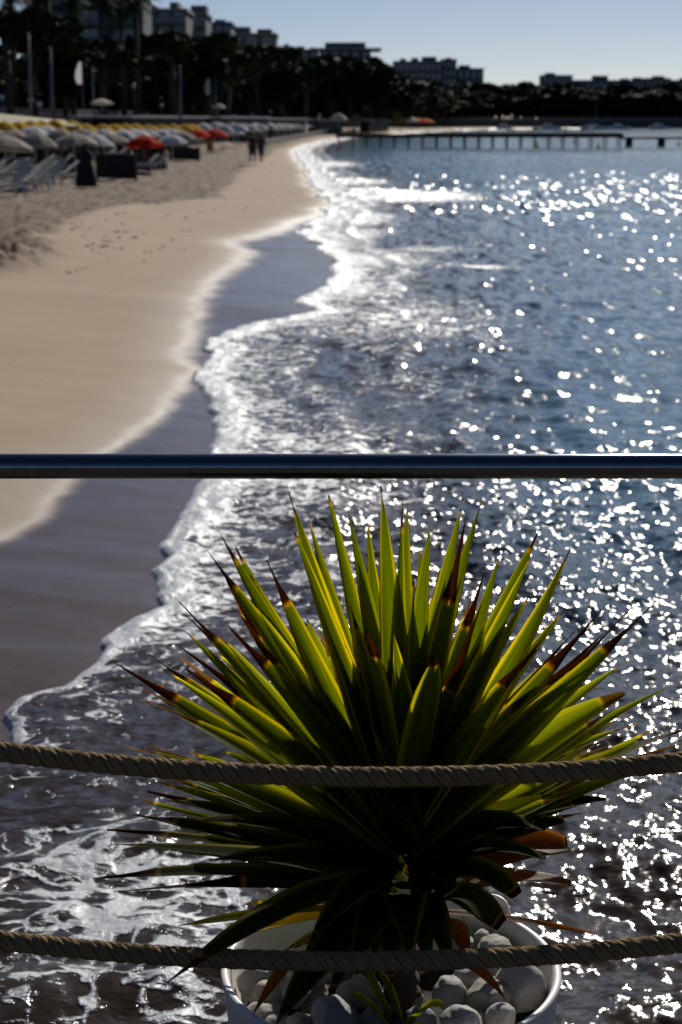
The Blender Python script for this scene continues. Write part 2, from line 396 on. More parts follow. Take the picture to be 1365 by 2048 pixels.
# balustrade: one long thing with its posts inside its mesh
mb = MB()
for (x0, y0), (x1, y1) in zip(PROM[1:-1], PROM[2:]):
    L = math.hypot(x1-x0, y1-y0); a = math.atan2(y1-y0, x1-x0); c = ((x0+x1)/2, (y0+y1)/2)
    mb.box((*c, GZ+.62), (L, .30, .12), a); mb.box((*c, GZ+.13), (L, .22, .26), a)
    k = int(min(L/2.0, 90))
    for j in range(k):
        t_ = (j+.5)/k; mb.box((x0+(x1-x0)*t_, y0+(y1-y0)*t_, GZ+.4), (.22, .2, .36), a)
tag(mb.build('balustrade', m_conc), 'long pale balustrade along the edge of the raised promenade', 'balustrade')

# ------------------------------------------------------------------ trees
def leafmat(name, a, b_):
    m, t, b = newmat(name); c = coords(t)
    col = mixc(t, pnoise(t, c, .9, 3, .7), a, b_)
    t.links.new(col, b.inputs['Base Color']); b.inputs['Roughness'].default_value = .8
    b.inputs['Specular IOR Level'].default_value = .1
    return m
m_pine = leafmat('pine needles', (.010, .018, .008), (.035, .050, .016))
m_palm = leafmat('palm fronds', (.012, .022, .010), (.045, .058, .020))
m_bark = flat('bark', (.05, .038, .028), .9)
def crown_mesh(name, fn, n, size, seed):
    r = random.Random(seed); v = []; f = []
    for i in range(n):
        p = Vector(fn(r)); d = Vector((r.gauss(0, 1), r.gauss(0, 1), r.gauss(0, 1))).normalized()
        u = d.orthogonal().normalized()*size*r.uniform(.5, 1.3); w_ = d.cross(u)*r.uniform(.35, .8)
        k = len(v); v += [tuple(p-u), tuple(p+w_), tuple(p+u), tuple(p-w_)]; f.append((k, k+1, k+2, k+3))
    me = bpy.data.meshes.new(name); me.from_pydata(v, [], f); return me
def lumps(r, clumps):
    c = r.choices(clumps, weights=[q[3]**2 for q in clumps])[0]
    while True:
        d = Vector((r.uniform(-1, 1), r.uniform(-1, 1), r.uniform(-1, 1)))
        if .25 < d.length < 1: break
    return (c[0]+d.x*c[3], c[1]+d.y*c[3], c[2]+d.z*c[3]*.7)
def make_tree(kind, h, seed):
    r = random.Random(seed); root = empty({'pine': 'umbrella_pine', 'bush': 'broadleaf_tree', 'palm': 'palm_tree'}[kind])
    if kind == 'palm':
        lean = r.uniform(-.4, .4)
        MB().tube([(0, 0, 0), (lean*.3, 0, h*.4), (lean, 0, h*.86)], [.32, .24, .2], 8).build('trunk', m_bark, root, True)
        v = []; f = []
        for i in range(46):
            az = r.uniform(0, 2*PI); el = r.uniform(-.9, 1.3); L = r.uniform(1.9, 2.7); prev = None
            for j in range(8):
                t_ = j/7; rr = L*t_*math.cos(el*(1-.3*t_)); z = L*t_*math.sin(el)-1.1*t_*t_
                p = Vector((lean+math.cos(az)*rr, math.sin(az)*rr, h*.86+z)); side = Vector((-math.sin(az), math.cos(az), 0))
                if prev:
                    for sg in (-1, 1):
                        for q in (0, .5):
                            a = prev.lerp(p, q); e = a+side*sg*.8*math.sin(PI*min(.97, t_+.08))+Vector((0, 0, -.28))+ (p-prev)*.7
                            k = len(v); v += [tuple(a), tuple(a+(p-prev)*.28), tuple(e)]; f.append((k, k+1, k+2))
                prev = p
        me = bpy.data.meshes.new('crown'); me.from_pydata(v, [], f); link('crown', me, m_palm, root)
    else:
        if kind == 'pine':
            cl = [(r.gauss(0, 2.4), r.gauss(0, 2.4), h-1.9+r.uniform(-.8, .5), r.uniform(1.0, 1.9)) for _ in range(16)]
            cl = [(x, y, z-.11*(x*x+y*y)**.5, q) for x, y, z, q in cl]
        else:
            cl = [(r.gauss(0, 1.7), r.gauss(0, 1.7), h*r.uniform(.32, .9), r.uniform(1.0, 1.9)) for _ in range(20)]
            cl = [(x*(1.25-z/h*.8), y*(1.25-z/h*.8), z, q) for x, y, z, q in cl]
        link('crown', crown_mesh('crown', lambda rr: lumps(rr, cl), 4200, .42, seed), m_pine, root)
        mb = MB().tube([(0, 0, 0), (.15, .1, h*.35), (0, 0, h*.7)], [.36, .28, .14], 8)
        for c in cl[:7]: mb.tube([(0.1, 0, h*.42), (c[0]*.5, c[1]*.5, (h*.42+c[2])/2), (c[0]*.9, c[1]*.9, c[2])], [.14, .09, .04], 6)
        mb.build('trunk', m_bark, root, True)
    return root
PT = {('pine', 0): make_tree('pine', 11, 1), ('pine', 1): make_tree('pine', 11, 2), ('bush', 0): make_tree('bush', 9, 3), ('bush', 1): make_tree('bush', 9, 4),
      ('palm', 0): make_tree('palm', 12, 5), ('palm', 1): make_tree('palm', 12, 6)}
BH = {'pine': 11, 'bush': 9, 'palm': 12}; used = set(); tc = [0]
for k_, o_ in PT.items():
    for c_ in o_.children:
        if c_.name.startswith('crown'): BH[k_] = float(np.percentile([v.co.z for v in c_.data.vertices], 99.5))
WORDS = {'pine': 'dark dome-crowned pine', 'bush': 'dense dark leafy tree', 'palm': 'palm with a ragged fan crown'}
def tree(kind, px, ytop, Y, label, group, wide=1.0, gz=GZ):
    tc[0] += 1; k = (kind, tc[0] % 2)
    if k not in used: o = PT[k]; used.add(k)
    else: o = copy_tree(PT[k])
    top = atY(px, ytop, Y); sc = (top.z-gz)/BH[k]
    o.location = (top.x, Y, gz); o.scale = (sc*wide, sc*wide, sc); o.rotation_euler = (0, 0, tc[0]*1.7)
    tag(o, label, 'palm' if kind == 'palm' else 'tree', group); return o
NT = 'trees along the near promenade'
for a in (('palm', 20, -40, 185, 'tall palm leftmost of those rising past the top edge'), ('palm', 95, -55, 195, 'palm whose head fills the top left between two flagpoles'),
          ('palm', 140, -25, 200, 'palm just right of the second flagpole'), ('palm', 200, -30, 210, 'palm standing in front of the balconied block at upper left'),
          ('palm', 243, -14, 220, 'palm before the right edge of the upper-left block'), ('palm', 272, -22, 215, 'slim palm at the skyline end of the tall palm group'),
          ('palm', 60, -10, 205, 'lower palm head behind the left flagpole')):
    tree(*a, NT)
for a in (('pine', 10, 20, 175, 'big black-green tree filling the left edge', 1.25), ('pine', 65, 60, 185, 'round dark crown behind the two tall flagpoles', 1.2),
          ('bush', 128, 95, 190, 'dark tree behind the white sail banner', 1.2), ('pine', 205, 100, 205, 'low wide dark crown above the white parasol on the promenade', 1.3),
          ('pine', 345, 66, 232, 'broadest domed pine right of the palms', 1.62), ('pine', 268, 120, 235, 'small pine tucked left of the broadest domed pine', 1.1),
          ('bush', 415, 76, 250, 'leafy tree against the stepped white block', 1.3), ('pine', 455, 104, 262, 'dark pine behind the second white banner', 1.3),
          ('pine', 515, 92, 300, 'pine crown covering the foot of the beige roof block', 1.3), ('bush', 560, 122, 310, 'dark tree below the gap right of the beige block', 1.4),
          ('pine', 610, 118, 330, 'pine left of the overhanging flat roof', 1.4), ('bush', 660, 112, 350, 'leafy tree below the flat roofed pavilion block', 1.4),
          ('pine', 700, 122, 360, 'pine directly under the flat roofed pavilion block', 1.3), ('bush', 738, 116, 370, 'tallest tree at the right end of the flat roofed block', 1.2),
          ('pine', 775, 150, 400, 'pine in the low gap between the two distant skyline groups', 1.3)):
    tree(*a[:5], NT, a[5])
for i in range(34):
    px = -10+i*24.5; tree('bush', px, 168+random.uniform(-16, 12), 225+i*5.2, 'dark low tree in the continuous shadowy row behind the promenade', 'low trees in the row behind the promenade', 2.0)
for i in range(46):
    px = 800+i*13.2+random.uniform(-4, 4); kind = random.choice(['palm', 'bush', 'palm', 'pine', 'bush'])
    yt = 168+7*math.sin(i*.9)+random.uniform(-4, 6)+ (5 if px > 960 else 0)+(9 if 780 < px < 970 else 0)
    Yd = np.interp(px, [800, 900, 1000, 1400], [560, 690, 735, 770])+random.uniform(0, 30)
    tree(kind, px, yt, Yd, f'distant {WORDS[kind]} in the dark belt across the bay', f'distant {kind} row across the bay', 1.5 if kind != 'palm' else 1.3)
for i in range(24):
    px = 760+i*27; kind = 'bush'
    Yd = np.interp(px, [760, 900, 1000, 1400], [540, 680, 728, 762])
    tree(kind, px, 190+random.uniform(-8, 8), Yd, 'low dark bushy tree closing the tree belt across the bay', 'low bushes of the tree belt across the bay', 2.4)
for k, o in PT.items():
    if k not in used:
        for c in list(o.children): bpy.data.objects.remove(c)
        bpy.data.objects.remove(o)

def wood(name, pts, h0, label, n, size, seed):
    r = random.Random(seed)
    def fn(q):
        k = r.random()*(len(pts)-1); i = int(k); t_ = k-i; x = pts[i][0]*(1-t_)+pts[i+1][0]*t_; y = pts[i][1]*(1-t_)+pts[i+1][1]*t_
        h = h0*(pts[i][2]*(1-t_)+pts[i+1][2]*t_)*(.78+.22*math.sin(k*9)+.1*math.sin(k*23)); return (x+r.gauss(0, 1.5), y+r.gauss(0, 3), GZ+h*math.sqrt(r.random()))
    return tag(link(name, crown_mesh(name, fn, n, size, seed), m_pine), label, kind='stuff')
wood('woodland', [((px-682.5)/F*Y_*.976, Y_, hh_) for px, Y_, hh_ in ((-200, 250, 1.1), (0, 250, 1.1), (150, 252, 1), (300, 256, .9), (400, 275, 1), (500, 325, 1.1), (600, 365, 1.2), (700, 400, 1.3), (780, 450, 1.4))], 8, 'dark mass of greenery between the promenade trees and the buildings', 26000, .7, 5)
wood('woodland', [((px-682.5)/F*Y_*.976, Y_, 1) for px, Y_ in ((730, 560), (800, 610), (900, 730), (1000, 770), (1200, 785), (1500, 790))], 13.5, 'far dark wood closing the tree belt across the bay', 20000, 1.3, 6)

# ------------------------------------------------------------------ buildings
m_pane = flat('window glass', (.03, .045, .06), .08, var=.1, spec=.8)
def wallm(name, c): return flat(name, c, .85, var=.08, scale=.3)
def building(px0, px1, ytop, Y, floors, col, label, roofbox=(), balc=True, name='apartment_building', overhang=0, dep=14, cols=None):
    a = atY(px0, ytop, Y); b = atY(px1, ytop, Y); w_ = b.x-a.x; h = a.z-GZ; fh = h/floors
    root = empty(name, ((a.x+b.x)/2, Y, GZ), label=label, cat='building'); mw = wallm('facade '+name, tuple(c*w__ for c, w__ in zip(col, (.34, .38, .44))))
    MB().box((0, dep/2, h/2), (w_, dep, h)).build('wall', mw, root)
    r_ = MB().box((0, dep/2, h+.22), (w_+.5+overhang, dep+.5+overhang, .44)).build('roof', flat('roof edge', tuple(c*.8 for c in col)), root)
    for (rx, rw, rh) in roofbox:
        MB().box((rx*w_, dep*.5, h+.44+rh/2), (rw*w_, dep*.5, rh)).build('roof_house', mw, r_)
    nc = cols or max(3, int(w_/4.2)); wme = None; pme = None; bme = None; vis = min(floors, max(3, int((230-ytop)/F*Y/fh)))
    m_sl = flat('balcony slab', (.2, .21, .23), .7)
    for fl in range(floors-1, floors-1-vis, -1):
        z = fl*fh+fh*.5
        for c in range(nc):
            x = -w_/2+(c+.5)*w_/nc
            if wme is None:
                fr = MB(); ww, wh = w_/nc*.5, fh*.52
                for sx in (-1, 1): fr.box((sx*ww/2, 0, 0), (.14, .16, wh+.14))
                for sz in (-1, 1): fr.box((0, 0, sz*wh/2), (ww-.14, .16, .14))
                fr.box((0, 0, 0), (.08, .1, wh-.14)); wme = fr.mesh('window'); wme.materials.append(m_white)
                pme = MB().box((0, .02, 0), (ww-.02, .06, wh-.02)).mesh('pane'); pme.materials.append(m_pane)
            wo = link('window', wme, None, root); wo.location = (x, -.06, z)
            po = link('pane', pme, None, wo)
        if balc:
            if bme is None:
                q = MB().box((0, -.75, 0), (w_*.94, 1.5, .2)); q.box((0, -1.45, .55), (w_*.94, .06, .75)); bme = q.mesh('balcony'); bme.materials.append(m_sl)
            bo = link('balcony', bme, None, root); bo.location = (0, 0, fl*fh+.12)
    return root
building(60, 284, -60, 262, 8, (.30, .31, .33), 'balconied white block at the upper left behind tall palms', dep=12)
building(286, 372, 22, 300, 8, (.36, .33, .29), 'stepped apartment block with a small chimney box right of the palms', ((.18, .2, 1.2), (-.3, .12, .6)))
building(373, 412, 30, 318, 8, (.34, .33, .32), 'narrow block with a glassy white rooftop room', ((.05, .8, 1.4),), cols=3)
building(413, 462, 48, 350, 7, (.20, .26, .34), 'bluish block next to the narrow white rooftop room', ((0, .4, .6),), cols=3)
building(455, 552, 70, 400, 7, (.38, .32, .25), 'beige block with a long box on its flat roof', ((-.22, .34, 1.5), (.25, .3, 1.0)), balc=False)
building(553, 585, 96, 430, 6, (.42, .37, .30), 'small pale building wedged right of the beige block', ((.1, .3, .6),), balc=False, cols=3)
building(586, 636, 102, 440, 6, (.33, .30, .26), 'low block joining the overhanging roof building', ((-.2, .3, .8), (.3, .2, .5)), cols=3)
building(640, 742, 100, 470, 6, (.26, .28, .32), 'block topped by a wide overhanging flat roof', ((0, .8, 1.6),), overhang=5, cols=5)
building(788, 884, 124, 820, 6, (.36, .29, .28), 'pinkish hotel block standing alone beyond the bay bend', ((-.3, .12, 1.2), (-.05, .14, 1.5), (.25, .3, 2.0)), balc=False, cols=9)
building(885, 914, 120, 826, 7, (.26, .27, .31), 'slim dark block attached to the pinkish hotel', ((0, .4, .7),), cols=3)
building(915, 968, 138, 832, 5, (.24, .25, .29), 'lower dark block at the right end of the hotel group', ((-.2, .4, 1.4),), cols=4)
building(1086, 1146, 152, 800, 6, (.28, .29, .33), 'left taller end of the long block across the bay', ((-.2, .3, 1.0),), cols=5)
building(1147, 1290, 162, 805, 5, (.26, .28, .32), 'long low block above the trees across the bay', ((-.1, .2, 2.0), (.25, .1, .8), (.42, .1, 1.2)), cols=12)
building(1291, 1342, 158, 812, 5, (.36, .30, .28), 'reddish block right of the long low one', ((.1, .4, 1.0),), cols=4)
building(1343, 1440, 162, 815, 5, (.27, .27, .30), 'block cut by the right edge of the view', ((-.1, .3, 1.0),), cols=6)

# ------------------------------------------------------------------ beach furniture
def fabric(name, c, trans=.25):
    m, t, b = newmat(name); co = coords(t)
    t.links.new(mixc(t, pnoise(t, co, 3, 3, .6), tuple(x*.85 for x in c), c), b.inputs['Base Color'])
    b.inputs['Roughness'].default_value = .9; b.inputs['Specular IOR Level'].default_value = .05
    tr = t.nodes.new('ShaderNodeBsdfTranslucent'); tr.inputs[0].default_value = (*c, 1)
    mx = t.nodes.new('ShaderNodeMixShader'); mx.inputs[0].default_value = trans
    t.links.new(b.outputs[0], mx.inputs[1]); t.links.new(tr.outputs[0], mx.inputs[2]); t.links.new(mx.outputs[0], t.nodes['Material Output'].inputs[0])
    return m
FAB = {'beige': fabric('taupe canvas', (.36, .31, .26), .08), 'white': fabric('white canvas', (.62, .62, .62), .12), 'yellow': fabric('yellow canvas', (.74, .46, .03), .3),
       'red': fabric('red canvas', (.60, .035, .015), .3), 'orange': fabric('orange canvas', (.6, .2, .05), .2), 'cream': fabric('cream canvas', (.6, .54, .42), .1)}
def umbrella_proto(col):
    root = empty('parasol'); mb = MB(); n = 8; R = 1.05; rings = [(0.03, 2.0), (.35, 1.90), (.7, 1.72), (R, 1.46)]
    for r, z in rings:
        for k in range(n*2):
            a = PI*k/n; rr = r*(1 if k % 2 == 0 else .965); mb.v.append((rr*math.cos(a), rr*math.sin(a), z-(0 if k % 2 == 0 else .02*r)))
    for k in range(n*2): a = PI*k/n; mb.v.append((R*.995*math.cos(a), R*.995*math.sin(a), 1.33))
    for i in range(4):
        for k in range(16): k2 = (k+1) % 16; mb.f.append((i*16+k, i*16+k2, (i+1)*16+k2, (i+1)*16+k))
    mb.build('canopy', FAB[col], root)
    rb = MB()
    for k in range(n): a = 2*PI*k/n; rb.tube([(0.02, 0, 1.9), (R*.97*math.cos(a), R*.97*math.sin(a), 1.44)], .012, 5)
    rb.build('rib', m_white, root)
    MB().tube([(0, 0, -.2), (0, 0, 1.98), (0, 0, 2.07)], [.025, .025, .012], 8).build('pole', m_white, root)
    return root
UP = {}; umbs = []
def umbrella(col, px, pyapex, Y, label, group, sc=1.0, gz=None):
    if col not in UP: o = UP[col] = umbrella_proto(col)
    else: o = copy_tree(UP[col])
    p = atY(px, pyapex, Y); g = p.z-2.0*sc
    gz = .45 if gz is None else gz
    o.location = (p.x, Y, gz); q_ = random.uniform(.88, 1.14); o.scale = (sc*q_, sc*q_, (p.z-gz)/2.03); o.rotation_euler = (random.uniform(-.09, .09), random.uniform(-.09, .09), random.uniform(0, .7))
    tag(o, label, 'parasol', group); umbs.append(o); return o
G1 = 'parasols on the near beach'
for a in (('beige', -8, 256, 84, 'taupe parasol cut by the left edge'), ('beige', 28, 257, 80, 'taupe parasol second from the left edge'), ('beige', 66, 262, 76, 'taupe parasol with the lowest rim, above the dark windbreaks'),
          ('white', 63, 250, 95, 'white parasol peeping between the taupe ones'), ('beige', 122, 255, 84, 'broad taupe parasol in the middle of the taupe row'),
          ('beige', 166, 255, 92, 'taupe parasol rightmost of the taupe row'), ('white', 210, 256, 94, 'white parasol next to the taupe row'), ('white', 246, 257, 108, 'white parasol half hidden left of the red one'),
          ('white', 272, 256, 114, 'white parasol just behind the nearest red one'), ('white', 298, 256, 120, 'white parasol above the right side of the nearest red one'),
          ('white', 322, 257, 126, 'white parasol right of the nearest red one'), ('red', 289, 268, 84, 'nearest red parasol, beside the white ones'),
          ('red', 395, 257, 128, 'red parasol at the end of the yellow row'), ('red', 426, 256, 142, 'small red parasol furthest right of the near rows'),
          ('white', 345, 256, 132, 'white parasol left of the second red one')):
    umbrella(*a, G1)
for x, y, Y_, lb, cl in ((150, 264, 79, 'taupe parasol leaning low behind the robed person', 'beige'), (186, 266, 86, 'small white parasol low over the nearest windbreak', 'white'), (222, 264, 90, 'taupe parasol half hidden by the white ones', 'beige'), (6, 268, 72, 'lowest taupe parasol at the left edge', 'beige'),
        (92, 250, 99, 'white parasol behind the broad taupe one', 'white'), (448, 258, 160, 'white parasol right of the small red one', 'white'), (470, 257, 168, 'white parasol second right of the small red one', 'white'), (366, 262, 118, 'taupe parasol between the red ones', 'beige'), (345, 268, 104, 'white parasol low right of the nearest red one', 'white')):
    umbrella(cl, x, y, Y_, lb, G1)
for i, (x, y) in enumerate(((4, 239), (32, 240), (62, 238), (86, 238), (112, 236), (142, 238), (176, 245), (205, 246), (226, 246), (248, 245), (270, 245), (300, 247), (322, 247), (345, 246), (368, 246), (388, 246))):
    umbrella('yellow', x, y+1, 104+i*3.2, 'yellow parasol in the long back row behind the taupe and white ones', 'yellow parasols in the back row')
k = 0
for row in range(4):
    for j in range(15):
        Y = 150+row*8+j*15; x = -10.4-row*2.6+(Y-150)*.028
        p = Vector((x, Y, 2.5)); px = 682.5+x/Y*F*.976
        if px < 395 or px > 650: continue
        umbrella('white', px, 247-row*2.2+random.uniform(-1, 1), Y, 'small white parasol in the packed far rows up the beach', 'white parasols of the far rows')
umbrella('red', 636, 250, 335, 'tiny red parasol at the end of the far white rows', G1)
umbrella('cream', 204, 197, 172, 'single cream parasol up on the promenade by the banner', 'parasols up on the promenade', 1.0, GZ)
umbrella('white', 438, 207, 262, 'single white parasol on the promenade under the dark pines', 'parasols up on the promenade', 1.1, GZ)
umbrella('cream', 677, 226, 300, 'wide cream parasol by the far beach restaurant', G1, 1.5, .8)
for i, (x, c) in enumerate(((720, 'cream'), (765, 'cream'), (800, 'yellow'), (822, 'cream'), (838, 'red'), (852, 'orange'))):
    umbrella(c, x, 234+(i % 3)*1.5, 375+i*6, f'distant {c} parasol on the terrace left of the jetty platform, ' + ('far left one', 'second one', 'third one', 'fourth one', 'last but one', 'rightmost')[i], 'parasols on the jetty terrace', 2.0, .9)

m_frame = flat('white lounger frame', (.55, .55, .54), .45); m_pad = fabric('pale lounger cloth', (.55, .52, .47), .05)
def lounger_proto():
    root = empty('sun_lounger')
    f = MB()
    for sx in (-.3, .3): f.box((sx, 0, .3), (.05, 1.3, .05))
    for y in (-.62, 0, .62): f.box((0, y, .298), (.55, .05, .045))
    f.build('frame', m_frame, root)
    for sx in (-.3, .3):
        for y in (-.55, .55): MB().box((sx, y, .12), (.05, .05, .31)).build('leg', m_frame, root)
    MB().box((0, -.25, .355), (.54, 1.0, .05)).build('seat', m_pad, root)
    MB().box((0, .52, .56), (.54, .75, .05), 0, math.radians(38)).build('backrest', m_pad, root)
    return root
LP = lounger_proto(); first = [True]
def lounger(x, y, z, rz, label, group):
    o = LP if first[0] else copy_tree(LP); first[0] = False
    o.location = (x, y, z); o.rotation_euler = (0, 0, rz); tag(o, label, 'sun lounger', group)
spots = [(10, 392, 'white lounger nearest the left edge in the front row'), (38, 384, 'second white lounger of the front row'), (62, 378, 'third white lounger of the front row'), (88, 372, 'front row lounger left of the dark-robed person'),
         (118, 364, 'lounger just left of the dark-robed person'), (20, 356, 'second row lounger by the left edge with raised back'), (80, 348, 'pale lounger in shade under the taupe parasols'), (112, 344, 'lounger with a bright cushion behind the robed person'),
         (146, 330, 'lounger half hidden behind the robed person'), (205, 326, 'pale lounger over the dark windbreak'), (285, 344, 'striped pale lounger under the nearest red parasol'), (308, 340, 'pale lounger right of the nearest windbreak'),
         (235, 318, 'pale lounger between the nearest windbreak and red parasol'), (262, 322, 'pale lounger at the back of the red parasol'), (355, 292, 'lounger shaded by the second red parasol'), (392, 290, 'lounger beneath the rim of the second red parasol')]
for px, py, lb in spots:
    p = atZ(px, py, .5); lounger(p.x, p.y, .5, math.radians(-60)+random.uniform(-.2, .2), lb, 'loungers on the near beach')
for i in range(34):
    Y = 150+i*6; x = -7.2+(Y-150)*.022; lounger(x, Y, .5, math.radians(-75), 'small white lounger in the far line at the edge of the white parasols', 'white loungers of the far line')
for i in range(14):
    p = atZ(12+i*9, 366-(i % 3)*10, .5); lounger(p.x-1.0, p.y+1, .5, math.radians(-60)+random.uniform(-.3, .3), 'pale lounger crowded in the shade of the taupe parasols', 'loungers crowded under the taupe parasols')

m_wind = flat('dark windbreak cloth', (.018, .015, .014), .9)
m_post = flat('wooden post', (.12, .08, .05), .8)
def windbreak(px0, px1, py, hgt, label):
    a = atZ(px0, py, .48); b = atZ(px1, py+3, .48); c = (a+b)/2; L = (b-a).length
    o = empty('windbreak', (c.x, c.y, .4), math.atan2(b.y-a.y, b.x-a.x), label, 'windbreak', 'dark windbreaks among the loungers')
    MB().box((0, 0, hgt/2+.08), (L, .05, hgt)).build('panel', m_wind, o)
    MB().box((-L/2+.02, .7, hgt/2+.08), (.05, 1.35, hgt)).build('side_panel', m_wind, o)
    for sx in (-1, 1): MB().box((sx*L/2, -.03, hgt/2+.05), (.07, .07, hgt+.2)).build('post', m_post, o)
windbreak(196, 274, 356, 1.0, 'dark windbreak right of the robed person, nearest the open sand')
windbreak(100, 168, 340, .95, 'dark windbreak behind the robed person')
windbreak(18, 92, 344, 1.1, 'dark windbreak at the far left under the taupe parasols')
windbreak(340, 400, 318, .75, 'dark low windbreak below the second red parasol')
windbreak(462, 494, 283, .8, 'small dark windbreak left of the walking couple')

for i, (a_, b_, y_, lb) in enumerate(((0, 60, 326, 'back row dark panel standing in for shade at the left edge'), (64, 130, 322, 'back row dark panel standing in for shade under the broad taupe parasol'), (134, 196, 318, 'back row dark panel standing in for shade under the rightmost taupe parasol'),
        (200, 262, 312, 'back row dark panel standing in for shade under the white parasols'), (268, 330, 312, 'back row dark panel standing in for shade behind the nearest red parasol'), (276, 300, 340, 'short dark shade panel right of the nearest big windbreak'), (334, 372, 300, 'dark shade panel behind the second red parasol'))): windbreak(a_, b_, y_, 1.25, lb)  # dark panels added in place of the shade below the parasols
m_bin = flat('yellow plastic', (.35, .26, .03), .6)
for px, py, lb in ((420, 301, 'yellow bin standing alone on the sand right of the red parasols'), (337, 284, 'yellow bin in the shade between the red parasols')):
    p = atZ(px, py, .48); o = empty('litter_bin', (p.x, p.y, .45), 0, lb, 'bin', 'yellow beach bins')
    MB().lathe([(.0, 0), (.24, 0), (.30, .8), (.27, .8), (.25, .1), (0, .1)], 18).build('body', m_bin, o)
    MB().lathe([(.31, .78), (.335, .78), (.335, .84), (.31, .84)], 18, close=True).build('rim', m_bin, o)

# awning tent and pavilions
p = atY(70, 222, 120)
o = empty('awning_tent', (p.x-3, 120, .5), 0, 'big cream awning roof sloping down at the far left above the yellow parasols', 'awning')
mb = MB(); zt = p.z-.5; mb.v = [(-8, 0, zt-.0), (-1.5, 0, zt+.02), (6.3, -3, zt-.95), (-8, -6, zt-.9), (0, -6, zt-.92), (-8, 7, zt-.5), (4, 6, zt-.6)]
mb.v += [(x, y, z-.05) for x, y, z in mb.v]
T = [(0, 3, 4, 1), (1, 4, 2), (0, 1, 6, 5), (1, 2, 6)]; mb.f = T+[tuple(i+7 for i in reversed(q)) for q in T]; mb.build('canopy', FAB['cream'], o)
for x, y in ((-7.5, -5.8), (0, -5.8), (5.8, -3), (-7.5, 6.5), (3.8, 5.8)): MB().tube([(x, y, -.3), (x, y, zt-.95)], .05, 8).build('pole', m_white, o)
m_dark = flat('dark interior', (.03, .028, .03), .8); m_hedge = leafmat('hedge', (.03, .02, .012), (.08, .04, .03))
def pavilion(px, pytop, Y, wid, label, col):
    p = atY(px, pytop, Y); h = p.z-.5
    o = empty('beach_pavilion', (p.x, Y, .5), math.radians(80), label, 'pavilion', 'low beach restaurants under the promenade')
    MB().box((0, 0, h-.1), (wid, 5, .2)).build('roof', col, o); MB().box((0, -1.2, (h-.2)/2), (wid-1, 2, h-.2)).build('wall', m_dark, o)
    for k in range(5): MB().box((-wid/2+.3+k*(wid-.6)/4, 2.3, (h-.2)/2), (.14, .14, h-.2)).build('post', m_white, o)
for i, (px, y, Y, wd, lb) in enumerate(((255, 231, 150, 14, 'low white roof behind the back of the yellow parasols'), (330, 232, 175, 16, 'low white roof right of the reddish hedge'), (455, 233, 215, 26, 'long low white roof behind the first far parasols'), (545, 236, 270, 30, 'long low white roof behind the far white parasols'), (640, 240, 340, 26, 'small low roof where the beach narrows'), (740, 239, 410, 30, 'dark terrace roof left of the jetty platform'))):
    pavilion(px, y, Y, wd, lb, m_white if i < 4 else m_conc)
me = crown_mesh('hedge', lambda r: (r.uniform(-2.2, 2.2), r.uniform(-7, 7), r.uniform(0, 2.6)), 2500, .18, 9)
hd = link('hedge', me, m_hedge); c = atY(215, 236, 150); hd.location = (c.x, 150, .5); tag(hd, 'reddish brown hedge below the promenade at the left', 'hedge')

# poles, banners, lamps
m_pole = flat('grey pole', (.11, .115, .13), .4, .3)
for px, yt, yb, Y, lb in ((57, 68, 222, 128, 'flagpole furthest left, rising in front of the dark trees'), (101, 96, 220, 140, 'flagpole second from the left before the dark trees'),
                      (185, 136, 212, 172, 'thin pole right of the white sail banner'), (360, 134, 228, 170, 'pole standing before the broadest domed pine'), (431, 158, 222, 230, 'thin pole right of the second banner')):
    a = atY(px, yt, Y); z0 = .5 if Y < 171 and Y != 172 else GZ
    o = empty('flagpole', (a.x, Y, z0), 0, lb, 'pole', 'bare poles along the promenade')
    MB().tube([(0, 0, 0), (0, 0, a.z-z0)], [.13, .08], 10).build('shaft', m_pole, o, True)
    MB().lathe([(0, .12), (.09, .09), (.12, 0), (.09, -.09), (0, -.12)], 10, (0, 0, a.z-z0)).build('finial', m_pole, o)
for px, yt, yb, Y, lb in ((157, 124, 168, 165, 'tall white sail banner between flagpoles at upper left'), (416, 156, 190, 245, 'smaller white sail banner under the dark pines')):
    a = atY(px, yt, Y); b = atY(px, yb, Y); o = empty('banner_flag', (a.x, Y, GZ), 0, lb, 'banner', 'white sail banners on the promenade')
    hh = a.z-GZ; L = a.z-b.z
    MB().tube([(.32, 0, 0), (.32, 0, hh-L*.4), (.28, 0, hh)], [.06, .05, .03], 8).build('pole', m_pole, o)
    mb = MB(); 
    for i in range(9):
        t_ = i/8; z = hh-L*t_; x0 = .26-(.16+.55*math.sin(PI*min(1, t_*.72+.05)))*L*.42; mb.v += [(x0, .02*math.sin(i), z), (.27, 0, z), (x0, .03+.02*math.sin(i), z), (.27, .03, z)]
    for i in range(8):
        a0 = 4*i; mb.f += [(a0, a0+1, a0+5, a0+4), (a0+2, a0+6, a0+7, a0+3), (a0, a0+4, a0+6, a0+2)]
    mb.build('cloth', fabric('white banner cloth', (.8, .8, .82), .55), o)
m_globe = flat('white lamp globe', (.85, .83, .78), .25)
